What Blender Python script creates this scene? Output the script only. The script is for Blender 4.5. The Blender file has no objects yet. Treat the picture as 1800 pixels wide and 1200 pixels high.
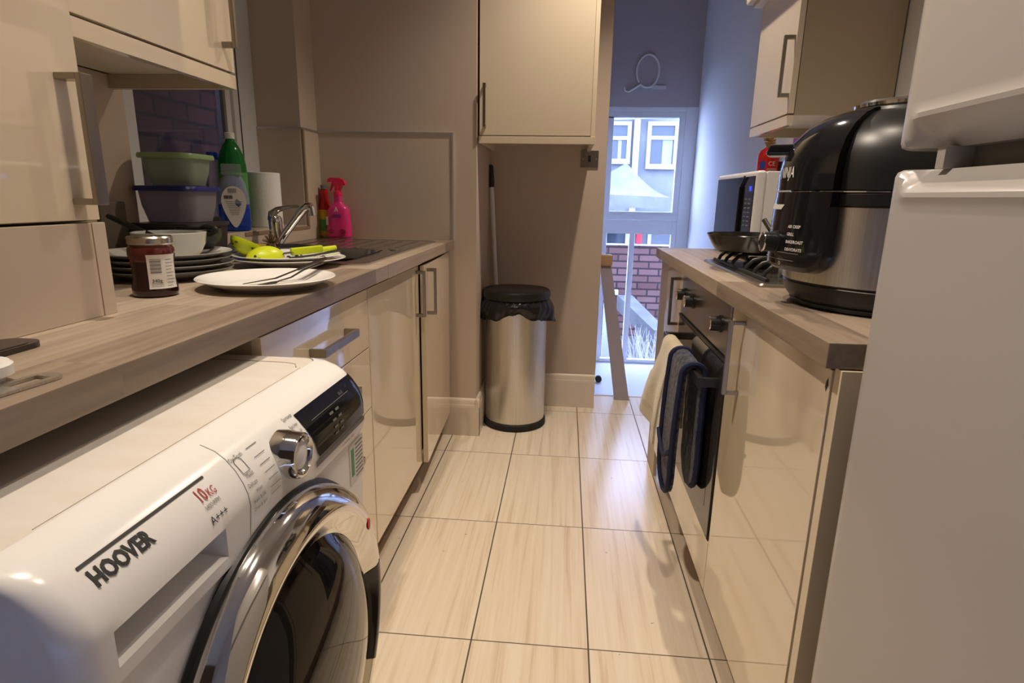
import bpy, bmesh, math, random
from mathutils import Vector, Matrix
random.seed(7)
S = bpy.context.scene
COL = S.collection
PI = math.pi
R = math.radians

# ------------------------------------------------------------------ camera, sky, lights, exposure
cam_d = bpy.data.cameras.new('camera')
cam = bpy.data.objects.new('camera', cam_d)
COL.objects.link(cam)
S.camera = cam
cam_d.sensor_fit = 'HORIZONTAL'
cam_d.sensor_width = 36.0
cam_d.lens = 1033.33 / 1800 * 36
cam_d.clip_start = 0.02
CM = ((0.99576643, 0.09030897, 0.01713209), (0.03814073, -0.23636003, -0.97091669), (-0.08363315, 0.96745968, -0.23880383))
cam.matrix_world = Matrix((
    (CM[0][0], -CM[1][0], -CM[2][0], 0.0),
    (CM[0][1], -CM[1][1], -CM[2][1], 0.0),
    (CM[0][2], -CM[1][2], -CM[2][2], 1.12),
    (0, 0, 0, 1)))

S.view_settings.view_transform = 'Standard'
S.view_settings.look = 'None'
S.view_settings.gamma = 1.0
S.view_settings.use_curve_mapping = False
S.view_settings.exposure = 0.0

W = bpy.data.worlds.new('overcast_sky')
S.world = W
W.use_nodes = True
bg = W.node_tree.nodes['Background']
bg.inputs['Color'].default_value = (0.40, 0.54, 1.0, 1)
bg.inputs['Strength'].default_value = 17.0

def lamp(name, kind, loc, power, color, size=0.03, spot=None, blend=0.6, target=None):
    d = bpy.data.lights.new(name, kind)
    d.energy = power
    d.color = color
    if kind in ('POINT', 'SPOT'):
        d.shadow_soft_size = size
    if kind == 'SPOT':
        d.spot_size = R(spot)
        d.spot_blend = blend
    o = bpy.data.objects.new(name, d)
    COL.objects.link(o)
    o.location = loc
    if target is not None:
        o.rotation_euler = (Vector(target) - Vector(loc)).to_track_quat('-Z', 'Y').to_euler()
    return o

WARM = (1.0, 0.85, 0.695)
lamp('ceiling_spot', 'SPOT', (-0.55, 0.86, 2.62), 98, WARM, 0.03, 104, 1.0, (0.35, 0.95, 0))
lamp('ceiling_spot', 'SPOT', (0.06, 0.80, 2.62), 50, WARM, 0.03, 104, 1.0, (0.12, 0.85, 0))
lamp('ceiling_spot', 'SPOT', (0.27, 2.36, 2.62), 98, WARM, 0.03, 108, 0.9, (0.05, 2.15, 0))

# ------------------------------------------------------------------ materials
def new_mat(name):
    m = bpy.data.materials.new(name)
    m.use_nodes = True
    nt = m.node_tree
    return m, nt, nt.nodes['Principled BSDF']

def M(name, col, rough=0.5, metal=0.0, trans=0.0, ior=1.45, coat=0.0, emit=None, estr=0.0, spec=0.5, bump=None, sheen=0.0, vary=None, alpha=None):
    m, nt, b = new_mat(name)
    b.inputs['Base Color'].default_value = (*col, 1)
    b.inputs['Roughness'].default_value = rough
    b.inputs['Metallic'].default_value = metal
    b.inputs['Transmission Weight'].default_value = trans
    b.inputs['IOR'].default_value = ior
    b.inputs['Coat Weight'].default_value = coat
    b.inputs['Specular IOR Level'].default_value = spec
    b.inputs['Sheen Weight'].default_value = sheen
    if alpha is not None:
        b.inputs['Alpha'].default_value = alpha
    if emit:
        b.inputs['Emission Color'].default_value = (*emit, 1)
        b.inputs['Emission Strength'].default_value = estr
    tc = None
    if bump or vary:
        tc = nt.nodes.new('ShaderNodeTexCoord')
    if bump:
        n = nt.nodes.new('ShaderNodeTexNoise')
        n.inputs['Scale'].default_value = bump[0]
        nt.links.new(tc.outputs['Object'], n.inputs['Vector'])
        bp = nt.nodes.new('ShaderNodeBump')
        bp.inputs['Strength'].default_value = bump[1]
        bp.inputs['Distance'].default_value = 0.002
        nt.links.new(n.outputs['Fac'], bp.inputs['Height'])
        nt.links.new(bp.outputs['Normal'], b.inputs['Normal'])
    if vary:   # (scale, colour 2, (stretch))
        mp = nt.nodes.new('ShaderNodeMapping')
        mp.inputs['Scale'].default_value = vary[2] if len(vary) > 2 else (1, 1, 1)
        n = nt.nodes.new('ShaderNodeTexNoise')
        n.inputs['Scale'].default_value = vary[0]
        n.inputs['Detail'].default_value = 5
        nt.links.new(tc.outputs['Object'], mp.inputs['Vector'])
        nt.links.new(mp.outputs['Vector'], n.inputs['Vector'])
        r = nt.nodes.new('ShaderNodeValToRGB')
        r.color_ramp.elements[0].position = 0.35
        r.color_ramp.elements[1].position = 0.65
        r.color_ramp.elements[0].color = (*col, 1)
        r.color_ramp.elements[1].color = (*vary[1], 1)
        nt.links.new(n.outputs['Fac'], r.inputs['Fac'])
        nt.links.new(r.outputs['Color'], b.inputs['Base Color'])
    return m

def math_node(nt, op, a, b=None):
    n = nt.nodes.new('ShaderNodeMath')
    n.operation = op
    for i, v in enumerate((a, b)):
        if v is None:
            continue
        if isinstance(v, (int, float)):
            n.inputs[i].default_value = v
        else:
            nt.links.new(v, n.inputs[i])
    return n.outputs[0]

def tile_floor():
    m, nt, b = new_mat('travertine_floor_tile')
    tc = nt.nodes.new('ShaderNodeTexCoord')
    sp = nt.nodes.new('ShaderNodeSeparateXYZ')
    nt.links.new(tc.outputs['Object'], sp.inputs[0])
    TX, TY, g = 0.3025, 0.573, 0.0042
    ux = math_node(nt, 'DIVIDE', math_node(nt, 'SUBTRACT', sp.outputs[0], 0.0985), TX)
    uy = math_node(nt, 'DIVIDE', math_node(nt, 'SUBTRACT', sp.outputs[1], 1.287), TY)
    fx = math_node(nt, 'FRACT', ux)
    fy = math_node(nt, 'FRACT', uy)
    dx = math_node(nt, 'MULTIPLY', math_node(nt, 'MINIMUM', fx, math_node(nt, 'SUBTRACT', 1.0, fx)), TX)
    dy = math_node(nt, 'MULTIPLY', math_node(nt, 'MINIMUM', fy, math_node(nt, 'SUBTRACT', 1.0, fy)), TY)
    gx = math_node(nt, 'LESS_THAN', dx, g / 2)
    gy = math_node(nt, 'LESS_THAN', dy, g / 2.6)
    grout = math_node(nt, 'MAXIMUM', gx, gy)
    cb = nt.nodes.new('ShaderNodeCombineXYZ')
    nt.links.new(math_node(nt, 'FLOOR', ux), cb.inputs[0])
    nt.links.new(math_node(nt, 'FLOOR', uy), cb.inputs[1])
    wn = nt.nodes.new('ShaderNodeTexWhiteNoise')
    nt.links.new(cb.outputs[0], wn.inputs['Vector'])
    mp = nt.nodes.new('ShaderNodeMapping')
    mp.inputs['Scale'].default_value = (46, 1.3, 1)
    nt.links.new(tc.outputs['Object'], mp.inputs['Vector'])
    ad = nt.nodes.new('ShaderNodeVectorMath')
    ad.operation = 'MULTIPLY_ADD'
    ad.inputs[1].default_value = (7, 7, 7)
    nt.links.new(wn.outputs['Color'], ad.inputs[0])
    nt.links.new(mp.outputs['Vector'], ad.inputs[2])
    ns = nt.nodes.new('ShaderNodeTexNoise')
    ns.inputs['Scale'].default_value = 1.0
    ns.inputs['Detail'].default_value = 6
    ns.inputs['Roughness'].default_value = 0.62
    ns.inputs['Distortion'].default_value = 0.35
    nt.links.new(ad.outputs[0], ns.inputs['Vector'])
    r = nt.nodes.new('ShaderNodeValToRGB')
    e = r.color_ramp.elements
    e[0].position, e[0].color = 0.28, (0.60, 0.465, 0.325, 1)
    e[1].position, e[1].color = 0.62, (0.79, 0.695, 0.555, 1)
    x = e.new(0.45)
    x.color = (0.745, 0.63, 0.48, 1)
    nt.links.new(ns.outputs['Fac'], r.inputs['Fac'])
    # small dark crumbs and scuffs lying on the tiles
    v = nt.nodes.new('ShaderNodeTexNoise')
    v.inputs['Scale'].default_value = 38
    v.inputs['Detail'].default_value = 3
    nt.links.new(tc.outputs['Object'], v.inputs['Vector'])
    dirt = math_node(nt, 'MULTIPLY', math_node(nt, 'GREATER_THAN', v.outputs['Fac'], 0.745), 0.45)
    mx = nt.nodes.new('ShaderNodeMix')
    mx.data_type = 'RGBA'
    nt.links.new(math_node(nt, 'MAXIMUM', grout, dirt), mx.inputs['Factor'])
    nt.links.new(r.outputs['Color'], mx.inputs['A'])
    mx.inputs['B'].default_value = (0.10, 0.075, 0.05, 1)
    nt.links.new(mx.outputs['Result'], b.inputs['Base Color'])
    nt.links.new(math_node(nt, 'ADD', math_node(nt, 'MULTIPLY', grout, 0.5), 0.24), b.inputs['Roughness'])
    b.inputs['Specular IOR Level'].default_value = 0.32
    bp = nt.nodes.new('ShaderNodeBump')
    bp.inputs['Strength'].default_value = 0.4
    bp.inputs['Distance'].default_value = 0.002
    bp.invert = True
    nt.links.new(grout, bp.inputs['Height'])
    nt.links.new(bp.outputs['Normal'], b.inputs['Normal'])
    return m

def stave_wood(name, c1, c2, c3, rough=0.42, length=0.92, wide=0.115, off=0.0):
    m, nt, b = new_mat(name)
    tc = nt.nodes.new('ShaderNodeTexCoord')
    sp = nt.nodes.new('ShaderNodeSeparateXYZ')
    nt.links.new(tc.outputs['Object'], sp.inputs[0])
    across = math_node(nt, 'ADD', sp.outputs[0], 3.0 + off)
    row = math_node(nt, 'FLOOR', math_node(nt, 'DIVIDE', across, wide))
    shift = math_node(nt, 'MULTIPLY', math_node(nt, 'FRACT', math_node(nt, 'MULTIPLY', row, 0.381)), length)
    run = math_node(nt, 'DIVIDE', math_node(nt, 'ADD', sp.outputs[1], math_node(nt, 'ADD', shift, 4.0)), length)
    cb = nt.nodes.new('ShaderNodeCombineXYZ')
    nt.links.new(row, cb.inputs[0])
    nt.links.new(math_node(nt, 'FLOOR', run), cb.inputs[1])
    wn = nt.nodes.new('ShaderNodeTexWhiteNoise')
    nt.links.new(cb.outputs[0], wn.inputs['Vector'])
    mp = nt.nodes.new('ShaderNodeMapping')
    mp.inputs['Scale'].default_value = (70, 3.2, 70)
    nt.links.new(tc.outputs['Object'], mp.inputs['Vector'])
    ad = nt.nodes.new('ShaderNodeVectorMath')
    ad.operation = 'MULTIPLY_ADD'
    ad.inputs[1].default_value = (9, 9, 9)
    nt.links.new(wn.outputs['Color'], ad.inputs[0])
    nt.links.new(mp.outputs['Vector'], ad.inputs[2])
    ns = nt.nodes.new('ShaderNodeTexNoise')
    ns.inputs['Scale'].default_value = 1.0
    ns.inputs['Detail'].default_value = 5
    nt.links.new(ad.outputs[0], ns.inputs['Vector'])
    f = math_node(nt, 'ADD', math_node(nt, 'MULTIPLY', ns.outputs['Fac'], 0.55), math_node(nt, 'MULTIPLY', wn.outputs['Value'], 0.45))
    r = nt.nodes.new('ShaderNodeValToRGB')
    e = r.color_ramp.elements
    e[0].position, e[0].color = 0.22, (*c1, 1)
    e[1].position, e[1].color = 0.78, (*c3, 1)
    x = e.new(0.5)
    x.color = (*c2, 1)
    nt.links.new(f, r.inputs['Fac'])
    nt.links.new(r.outputs['Color'], b.inputs['Base Color'])
    b.inputs['Roughness'].default_value = rough
    return m

def brick_mat(name, c1, c2, mortar, axes, bw=0.225, rh=0.075, ms=0.01, rough=0.9):
    m, nt, b = new_mat(name)
    tc = nt.nodes.new('ShaderNodeTexCoord')
    sp = nt.nodes.new('ShaderNodeSeparateXYZ')
    nt.links.new(tc.outputs['Object'], sp.inputs[0])
    cb = nt.nodes.new('ShaderNodeCombineXYZ')
    nt.links.new(sp.outputs[axes[0]], cb.inputs[0])
    nt.links.new(sp.outputs[axes[1]], cb.inputs[1])
    br = nt.nodes.new('ShaderNodeTexBrick')
    br.inputs['Scale'].default_value = 1.0
    br.inputs['Brick Width'].default_value = bw
    br.inputs['Row Height'].default_value = rh
    br.inputs['Mortar Size'].default_value = ms
    br.inputs['Color1'].default_value = (*c1, 1)
    br.inputs['Color2'].default_value = (*c2, 1)
    br.inputs['Mortar'].default_value = (*mortar, 1)
    nt.links.new(cb.outputs[0], br.inputs['Vector'])
    nt.links.new(br.outputs['Color'], b.inputs['Base Color'])
    b.inputs['Roughness'].default_value = rough
    b.inputs['Specular IOR Level'].default_value = 0.05
    return m

def thin_glass():
    m = bpy.data.materials.new('window_glass')
    m.use_nodes = True
    nt = m.node_tree
    nt.nodes.remove(nt.nodes['Principled BSDF'])
    out = nt.nodes['Material Output']
    tr = nt.nodes.new('ShaderNodeBsdfTransparent')
    gl = nt.nodes.new('ShaderNodeBsdfGlossy')
    gl.inputs['Roughness'].default_value = 0.0
    fr = nt.nodes.new('ShaderNodeFresnel')
    geo = nt.nodes.new('ShaderNodeNewGeometry')
    nt.links.new(math_node(nt, 'SUBTRACT', 1.5, math_node(nt, 'MULTIPLY', geo.outputs['Backfacing'], 1.5 - 1 / 1.5)), fr.inputs['IOR'])
    mx = nt.nodes.new('ShaderNodeMixShader')
    nt.links.new(fr.outputs[0], mx.inputs[0])
    nt.links.new(tr.outputs[0], mx.inputs[1])
    nt.links.new(gl.outputs[0], mx.inputs[2])
    nt.links.new(mx.outputs[0], out.inputs['Surface'])
    return m

MAT = {}
MAT['floor'] = tile_floor()
MAT['worktop'] = stave_wood('grey_oak_worktop', (0.185, 0.138, 0.10), (0.31, 0.24, 0.175), (0.45, 0.36, 0.275))
MAT['plinth'] = stave_wood('brown_plinth', (0.20, 0.14, 0.09), (0.27, 0.19, 0.12), (0.33, 0.24, 0.16))
MAT['wall'] = M('beige_wall_paint', (0.53, 0.43, 0.34), 0.75, bump=(180, 0.05))
MAT['lobby'] = M('lobby_wall_paint', (0.50, 0.44, 0.45), 0.8)
MAT['whitewall'] = M('pale_right_wall_paint', (0.74, 0.72, 0.71), 0.75)
MAT['dimwall'] = M('bounce_cutting_brown', (0.16, 0.12, 0.09), 0.8)  # dark tone put in to cut bounce, standing for an unlit room
MAT['ceiling'] = M('white_ceiling_paint', (0.72, 0.70, 0.66), 0.85)
MAT['cream'] = M('cream_gloss_door', (0.74, 0.63, 0.465), 0.05, coat=1.0)
MAT['creamedge'] = M('cream_edge_band', (0.74, 0.64, 0.46), 0.25)
MAT['carcass'] = M('cream_carcass_board', (0.44, 0.36, 0.245), 0.35)
MAT['under'] = M('pale_board_underside', (0.60, 0.54, 0.44), 0.4)
MAT['tile'] = M('beige_wall_tile', (0.56, 0.465, 0.37), 0.16)
MAT['skirt'] = M('skirting_gloss_paint', (0.70, 0.61, 0.50), 0.3)
MAT['chrome'] = M('chrome', (0.72, 0.71, 0.69), 0.07, 1.0)
MAT['nickel'] = M('brushed_nickel', (0.33, 0.293, 0.243), 0.3, 1.0)
MAT['edging'] = M('matt_aluminium_edging', (0.62, 0.62, 0.64), 0.45, 1.0)
MAT['steel'] = M('brushed_steel', (0.56, 0.54, 0.50), 0.30, 1.0, vary=(6, (0.66, 0.63, 0.58), (60, 60, 1)))
MAT['sinksteel'] = M('sink_steel', (0.52, 0.51, 0.49), 0.24, 1.0)
MAT['binsteel'] = M('bin_steel', (0.66, 0.64, 0.60), 0.33, 1.0, vary=(5, (0.74, 0.72, 0.68), (50, 50, 1)))
MAT['black'] = M('black_plastic', (0.012, 0.011, 0.011), 0.35)
MAT['blackgloss'] = M('black_gloss_plastic', (0.008, 0.008, 0.009), 0.08)
MAT['blacksatin'] = M('black_satin_plastic', (0.010, 0.010, 0.010), 0.34)
MAT['panblack'] = M('black_pan_coating', (0.009, 0.008, 0.008), 0.2)
MAT['iron'] = M('black_cast_iron', (0.012, 0.012, 0.012), 0.45)
MAT['rubber'] = M('black_rubber', (0.012, 0.012, 0.012), 0.7)
MAT['bag'] = M('black_bin_liner', (0.010, 0.010, 0.012), 0.22, bump=(60, 1.0))
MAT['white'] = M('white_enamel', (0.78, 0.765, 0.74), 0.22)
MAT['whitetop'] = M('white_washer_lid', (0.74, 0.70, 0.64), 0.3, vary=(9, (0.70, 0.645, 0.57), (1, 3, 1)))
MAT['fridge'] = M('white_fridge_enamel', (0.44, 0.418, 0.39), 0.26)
MAT['gasket'] = M('grey_gasket', (0.16, 0.15, 0.14), 0.6)
MAT['upvc'] = M('white_upvc', (0.62, 0.62, 0.62), 0.3)
MAT['upvcdoor'] = M('grey_white_upvc', (0.78, 0.78, 0.79), 0.35)
MAT['glass'] = thin_glass()
MAT['mwglass'] = M('microwave_black_glass', (0.006, 0.006, 0.006), 0.12, spec=0.22)
MAT['darkglass'] = M('dark_oven_glass', (0.010, 0.009, 0.009), 0.04)
MAT['oven'] = M('oven_steel', (0.46, 0.42, 0.37), 0.26, 1.0)
MAT['ovenframe'] = M('oven_grey_glass', (0.035, 0.031, 0.028), 0.06)
MAT['porcelain'] = M('white_porcelain', (0.78, 0.76, 0.71), 0.12)
MAT['greyplate'] = M('grey_glazed_stoneware', (0.27, 0.265, 0.245), 0.14)
MAT['platetop'] = M('white_glaze', (0.66, 0.64, 0.58), 0.14)
MAT['greybowl'] = M('pale_grey_glaze', (0.50, 0.50, 0.47), 0.14)
MAT['lime'] = M('lime_plastic', (0.62, 0.72, 0.015), 0.35, vary=(30, (0.58, 0.66, 0.02)))
MAT['food'] = M('dark_food_scraps', (0.03, 0.03, 0.012), 0.6)
MAT['sauce'] = M('orange_sauce', (0.45, 0.24, 0.07), 0.4)
MAT['cutlery'] = M('cutlery_steel', (0.24, 0.225, 0.21), 0.25, 1.0)
MAT['jam'] = M('dark_jam', (0.022, 0.004, 0.004), 0.1, coat=0.5)
MAT['jamtop'] = M('smeared_jam_glass', (0.085, 0.012, 0.009), 0.08, coat=0.6)
MAT['lid'] = M('silver_jar_lid', (0.62, 0.57, 0.48), 0.22, 1.0)
MAT['label'] = M('white_paper_label', (0.72, 0.69, 0.65), 0.6)
MAT['ink'] = M('black_ink', (0.03, 0.03, 0.03), 0.6)
MAT['greyink'] = M('grey_ink', (0.14, 0.14, 0.13), 0.6)
MAT['redink'] = M('red_ink', (0.42, 0.05, 0.05), 0.6)
MAT['whiteink'] = M('white_ink', (0.62, 0.60, 0.56), 0.5)
MAT['greenbottle'] = M('green_bottle_plastic', (0.008, 0.26, 0.05), 0.06, trans=0.55)
MAT['clearplastic'] = M('clear_plastic', (0.82, 0.86, 0.92), 0.08, trans=0.85, ior=1.2)
MAT['soapclear'] = M('pale_blue_plastic', (0.30, 0.36, 0.50), 0.1, trans=0.3)
MAT['soapblue'] = M('blue_liquid', (0.012, 0.05, 0.36), 0.08)
MAT['bluelid'] = M('navy_lid', (0.015, 0.02, 0.16), 0.35)
MAT['bluecap'] = M('blue_cap', (0.01, 0.06, 0.45), 0.35)
MAT['greenlid'] = M('sage_green_lid', (0.25, 0.38, 0.17), 0.35)
MAT['tub'] = M('cloudy_plastic', (0.52, 0.48, 0.53), 0.15, trans=0.62, ior=1.06)
MAT['tubgreen'] = M('cloudy_greenish_plastic', (0.46, 0.52, 0.42), 0.18, trans=0.5, ior=1.06)
MAT['brownbox'] = M('dark_brown_plastic', (0.04, 0.031, 0.026), 0.35)
MAT['greyboard'] = M('taupe_board', (0.16, 0.13, 0.105), 0.5)
MAT['kraft'] = M('ochre_packet', (0.30, 0.17, 0.05), 0.55)
MAT['packet'] = M('pale_yellow_paper', (0.50, 0.41, 0.25), 0.6)
MAT['paper'] = M('white_kitchen_paper', (0.80, 0.78, 0.75), 0.9, bump=(150, 0.5))
MAT['pink'] = M('pink_plastic', (0.74, 0.035, 0.20), 0.2)
MAT['hotpink'] = M('red_pink_trigger', (0.80, 0.02, 0.09), 0.28)
MAT['pinkdark'] = M('dark_red_print', (0.30, 0.01, 0.03), 0.5)
MAT['purple'] = M('purple_print', (0.26, 0.02, 0.25), 0.5)
MAT['red'] = M('red_plastic', (0.46, 0.01, 0.012), 0.25)
MAT['redpaint'] = M('red_steel_paint', (0.48, 0.012, 0.012), 0.22)
MAT['yellow'] = M('yellow_plastic', (0.62, 0.40, 0.015), 0.3)
MAT['greenprint'] = M('green_print', (0.07, 0.28, 0.06), 0.5)
MAT['greensticker'] = M('green_sticker', (0.05, 0.30, 0.14), 0.4)
MAT['brass'] = M('brass', (0.50, 0.33, 0.12), 0.3, 1.0)
MAT['blueprint'] = M('blue_print', (0.02, 0.05, 0.30), 0.5)
MAT['glove'] = M('navy_flecked_cotton', (0.006, 0.008, 0.020), 0.95, sheen=0.1, vary=(95, (0.075, 0.078, 0.10)), bump=(240, 0.8))
MAT['navytrim'] = M('navy_binding', (0.006, 0.010, 0.045), 0.8)
MAT['towel'] = M('cream_terry', (0.58, 0.50, 0.36), 0.95, sheen=0.4, bump=(260, 1.0), vary=(14, (0.50, 0.42, 0.28)))
MAT['bristle'] = M('brown_bristles', (0.20, 0.13, 0.06), 0.8)
MAT['sponge'] = M('yellow_sponge', (0.50, 0.36, 0.05), 0.9, bump=(120, 1.0))
MAT['cloth'] = M('grey_blue_cloth', (0.22, 0.25, 0.28), 0.9, bump=(120, 0.8))
MAT['bluelight'] = M('blue_clock_light', (0.0, 0.0, 0.1), 0.4, emit=(0.03, 0.05, 1.0), estr=1.6)
MAT['board'] = M('pale_painted_board', (0.40, 0.36, 0.40), 0.45)
MAT['pine'] = M('pine_wood', (0.42, 0.26, 0.12), 0.45, vary=(8, (0.48, 0.31, 0.16), (2, 30, 30)))
MAT['lobbyfloor'] = M('grey_vinyl_floor', (0.62, 0.61, 0.61), 0.35)
MAT['render'] = M('grey_house_render', (0.12, 0.122, 0.128), 0.9, vary=(2.2, (0.17, 0.172, 0.18)))
MAT['houseframe'] = M('white_house_frames', (0.34, 0.34, 0.34), 0.4)
MAT['housepane'] = M('house_window_pane', (0.035, 0.045, 0.055), 0.06)
MAT['curtain'] = M('pale_curtain', (0.22, 0.225, 0.225), 0.9)
MAT['canopy'] = M('grey_canopy_cloth', (0.12, 0.12, 0.128), 0.85, vary=(6, (0.15, 0.15, 0.158)))
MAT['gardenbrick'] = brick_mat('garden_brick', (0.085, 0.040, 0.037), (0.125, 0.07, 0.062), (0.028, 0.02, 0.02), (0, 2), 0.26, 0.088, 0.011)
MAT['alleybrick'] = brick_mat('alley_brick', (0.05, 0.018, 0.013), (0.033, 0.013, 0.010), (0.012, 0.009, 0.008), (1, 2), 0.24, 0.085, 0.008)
MAT['stone'] = M('pale_stone_slabs', (0.10, 0.098, 0.096), 0.85, vary=(6, (0.07, 0.068, 0.066)))
MAT['soil'] = M('garden_soil', (0.07, 0.055, 0.05), 0.95)
MAT['straw'] = M('pale_dry_grass', (0.28, 0.265, 0.25), 0.8)
MAT['postwhite'] = M('white_post', (0.34, 0.34, 0.34), 0.5)
MAT['shaft'] = M('white_broom_shaft', (0.72, 0.70, 0.68), 0.4)
MAT['seam'] = M('pale_grey_seam', (0.40, 0.37, 0.33), 0.5)
MAT['redtoy'] = M('bright_red_cloth', (0.5, 0.008, 0.02), 0.5)

# ------------------------------------------------------------------ builders
WM = {}
def thing(name, label, cat, loc=(0, 0, 0), rotz=0.0, group=None):
    o = bpy.data.objects.new(name, None)
    COL.objects.link(o)
    o.empty_display_size = 0.05
    o.location = loc
    o.rotation_euler = (0, 0, rotz)
    o['label'] = label
    o['category'] = cat
    if group:
        o['group'] = group
    WM[o.name] = Matrix.Translation(loc) @ Matrix.Rotation(rotz, 4, 'Z')
    return o

def smooth_by_angle(bm, deg=32):
    for f in bm.faces:
        f.smooth = True
    for e in bm.edges:
        if len(e.link_faces) == 2:
            e.smooth = e.calc_face_angle(0) < R(deg)

def obj(name, bm, mat, parent=None, local=False, label=None, sharp=32):
    """one mesh object; shapes are given in world coordinates unless local"""
    bmesh.ops.recalc_face_normals(bm, faces=bm.faces[:])
    smooth_by_angle(bm, sharp)
    me = bpy.data.meshes.new(name)
    if parent is not None:
        w = WM[parent.name]
        if not local:
            bm.transform(w.inverted())
    bm.to_mesh(me)
    bm.free()
    mats = mat if isinstance(mat, (list, tuple)) else [mat]
    for x in mats:
        me.materials.append(MAT[x])
    o = bpy.data.objects.new(name, me)
    COL.objects.link(o)
    if parent is not None:
        o.parent = parent
        WM[o.name] = WM[parent.name]
    else:
        WM[o.name] = Matrix.Identity(4)
    w_ = o.modifiers.new('weighted_normals', 'WEIGHTED_NORMAL')
    w_.keep_sharp = True
    if label:
        o['label'] = label
    return o

def struct(name, bm, mat, label=None):
    o = obj(name, bm, mat)
    o['kind'] = 'structure'
    if label:
        o['label'] = label
    return o

def single(name, bm, mat, label, cat, group=None):
    o = obj(name, bm, mat)
    o['label'] = label
    o['category'] = cat
    if group:
        o['group'] = group
    return o

def NB():
    return bmesh.new()

def box(bm, x0, x1, y0, y1, z0, z1, b=0.0, seg=2, mi=0):
    t = bmesh.new()
    bmesh.ops.create_cube(t, size=1.0)
    for v in t.verts:
        v.co = Vector((x0 + (v.co.x + .5) * (x1 - x0), y0 + (v.co.y + .5) * (y1 - y0), z0 + (v.co.z + .5) * (z1 - z0)))
    if b > 0:
        bmesh.ops.bevel(t, geom=t.edges[:], offset=min(b, 0.49 * min(abs(x1 - x0), abs(y1 - y0), abs(z1 - z0))), segments=seg, affect='EDGES', profile=0.5)
    merge(bm, t, mi)
    return bm

def merge(bm, t, mi=0):
    vm = {}
    for v in t.verts:
        vm[v] = bm.verts.new(v.co)
    for f in t.faces:
        try:
            nf = bm.faces.new([vm[v] for v in f.verts])
            nf.material_index = mi
        except ValueError:
            pass
    t.free()

def BX(*a, **k):
    return box(NB(), *a, **k)

def obox(bm, c, ax, ay, az, b=0.0, mi=0):
    """oriented box; ax, ay, az half-extent vectors"""
    t = bmesh.new()
    bmesh.ops.create_cube(t, size=2.0)
    if b > 0:
        s = Vector((Vector(ax).length, Vector(ay).length, Vector(az).length))
        for v in t.verts:
            v.co = Vector((v.co.x * s.x, v.co.y * s.y, v.co.z * s.z))
        bmesh.ops.bevel(t, geom=t.edges[:], offset=b, segments=2, affect='EDGES', profile=0.5)
        n = (Vector(ax).normalized(), Vector(ay).normalized(), Vector(az).normalized())
        for v in t.verts:
            v.co = Vector(c) + n[0] * v.co.x + n[1] * v.co.y + n[2] * v.co.z
    else:
        for v in t.verts:
            v.co = Vector(c) + Vector(ax) * v.co.x + Vector(ay) * v.co.y + Vector(az) * v.co.z
    merge(bm, t, mi)
    return bm

def frame_for(d):
    d = Vector(d).normalized()
    a = Vector((0, 0, 1)) if abs(d.z) < 0.9 else Vector((1, 0, 0))
    u = d.cross(a).normalized()
    return u, d.cross(u).normalized()

def tube(bm, pts, r, seg=10, closed=False, mi=0, flat=None):
    pts = [Vector(p) for p in pts]
    n = len(pts)
    rr = r if isinstance(r, (list, tuple)) else [r] * n
    rings = []
    up = None
    for i, p in enumerate(pts):
        if closed:
            d = (pts[(i + 1) % n] - pts[i - 1])
        else:
            d = pts[min(i + 1, n - 1)] - pts[max(i - 1, 0)]
        d.normalize()
        if up is None:
            u, w = frame_for(d)
        else:
            u = (up - d * up.dot(d))
            if u.length < 1e-6:
                u, w = frame_for(d)
            u.normalize()
            w = d.cross(u).normalized()
        up = u
        ring = []
        for k in range(seg):
            a = 2 * PI * k / seg
            s = flat if flat else 1.0
            ring.append(bm.verts.new(p + u * (math.cos(a) * rr[i]) + w * (math.sin(a) * rr[i] * s)))
        rings.append(ring)
    m = n if closed else n - 1
    for i in range(m):
        a, b = rings[i], rings[(i + 1) % n]
        for k in range(seg):
            f = bm.faces.new((a[k], a[(k + 1) % seg], b[(k + 1) % seg], b[k]))
            f.material_index = mi
    if not closed:
        bm.faces.new(rings[0]).material_index = mi
        bm.faces.new(rings[-1][::-1]).material_index = mi
    return bm

def lathe(bm, prof, c=(0, 0, 0), seg=48, axis='z', a0=0.0, a1=2 * PI, mi=0, sx=1.0, sy=1.0):
    """prof: (r, h) list. axis 'z' up or 'x' out towards +x"""
    c = Vector(c)
    full = abs(a1 - a0 - 2 * PI) < 1e-6
    n = seg if full else seg + 1
    rings = []
    for r, h in prof:
        if r < 1e-7:
            p = Vector((0, 0, h)) if axis == 'z' else Vector((h, 0, 0))
            rings.append([bm.verts.new(c + p)])
            continue
        ring = []
        for k in range(n):
            a = a0 + (a1 - a0) * k / seg
            if axis == 'z':
                p = Vector((r * math.cos(a) * sx, r * math.sin(a) * sy, h))
            else:
                p = Vector((h, r * math.cos(a) * sx, r * math.sin(a) * sy))
            ring.append(bm.verts.new(c + p))
        rings.append(ring)
    for i in range(len(rings) - 1):
        a, b = rings[i], rings[i + 1]
        for k in range(n if full else n - 1):
            k2 = (k + 1) % n
            if len(a) == 1 and len(b) == 1:
                continue
            if len(a) == 1:
                f = bm.faces.new((a[0], b[k2], b[k]))
            elif len(b) == 1:
                f = bm.faces.new((a[k], a[k2], b[0]))
            else:
                f = bm.faces.new((a[k], a[k2], b[k2], b[k]))
            f.material_index = mi
    return bm

def cyl(bm, p0, p1, r0, r1=None, seg=24, mi=0):
    return tube(bm, [p0, p1], [r0, r0 if r1 is None else r1], seg, mi=mi)

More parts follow.
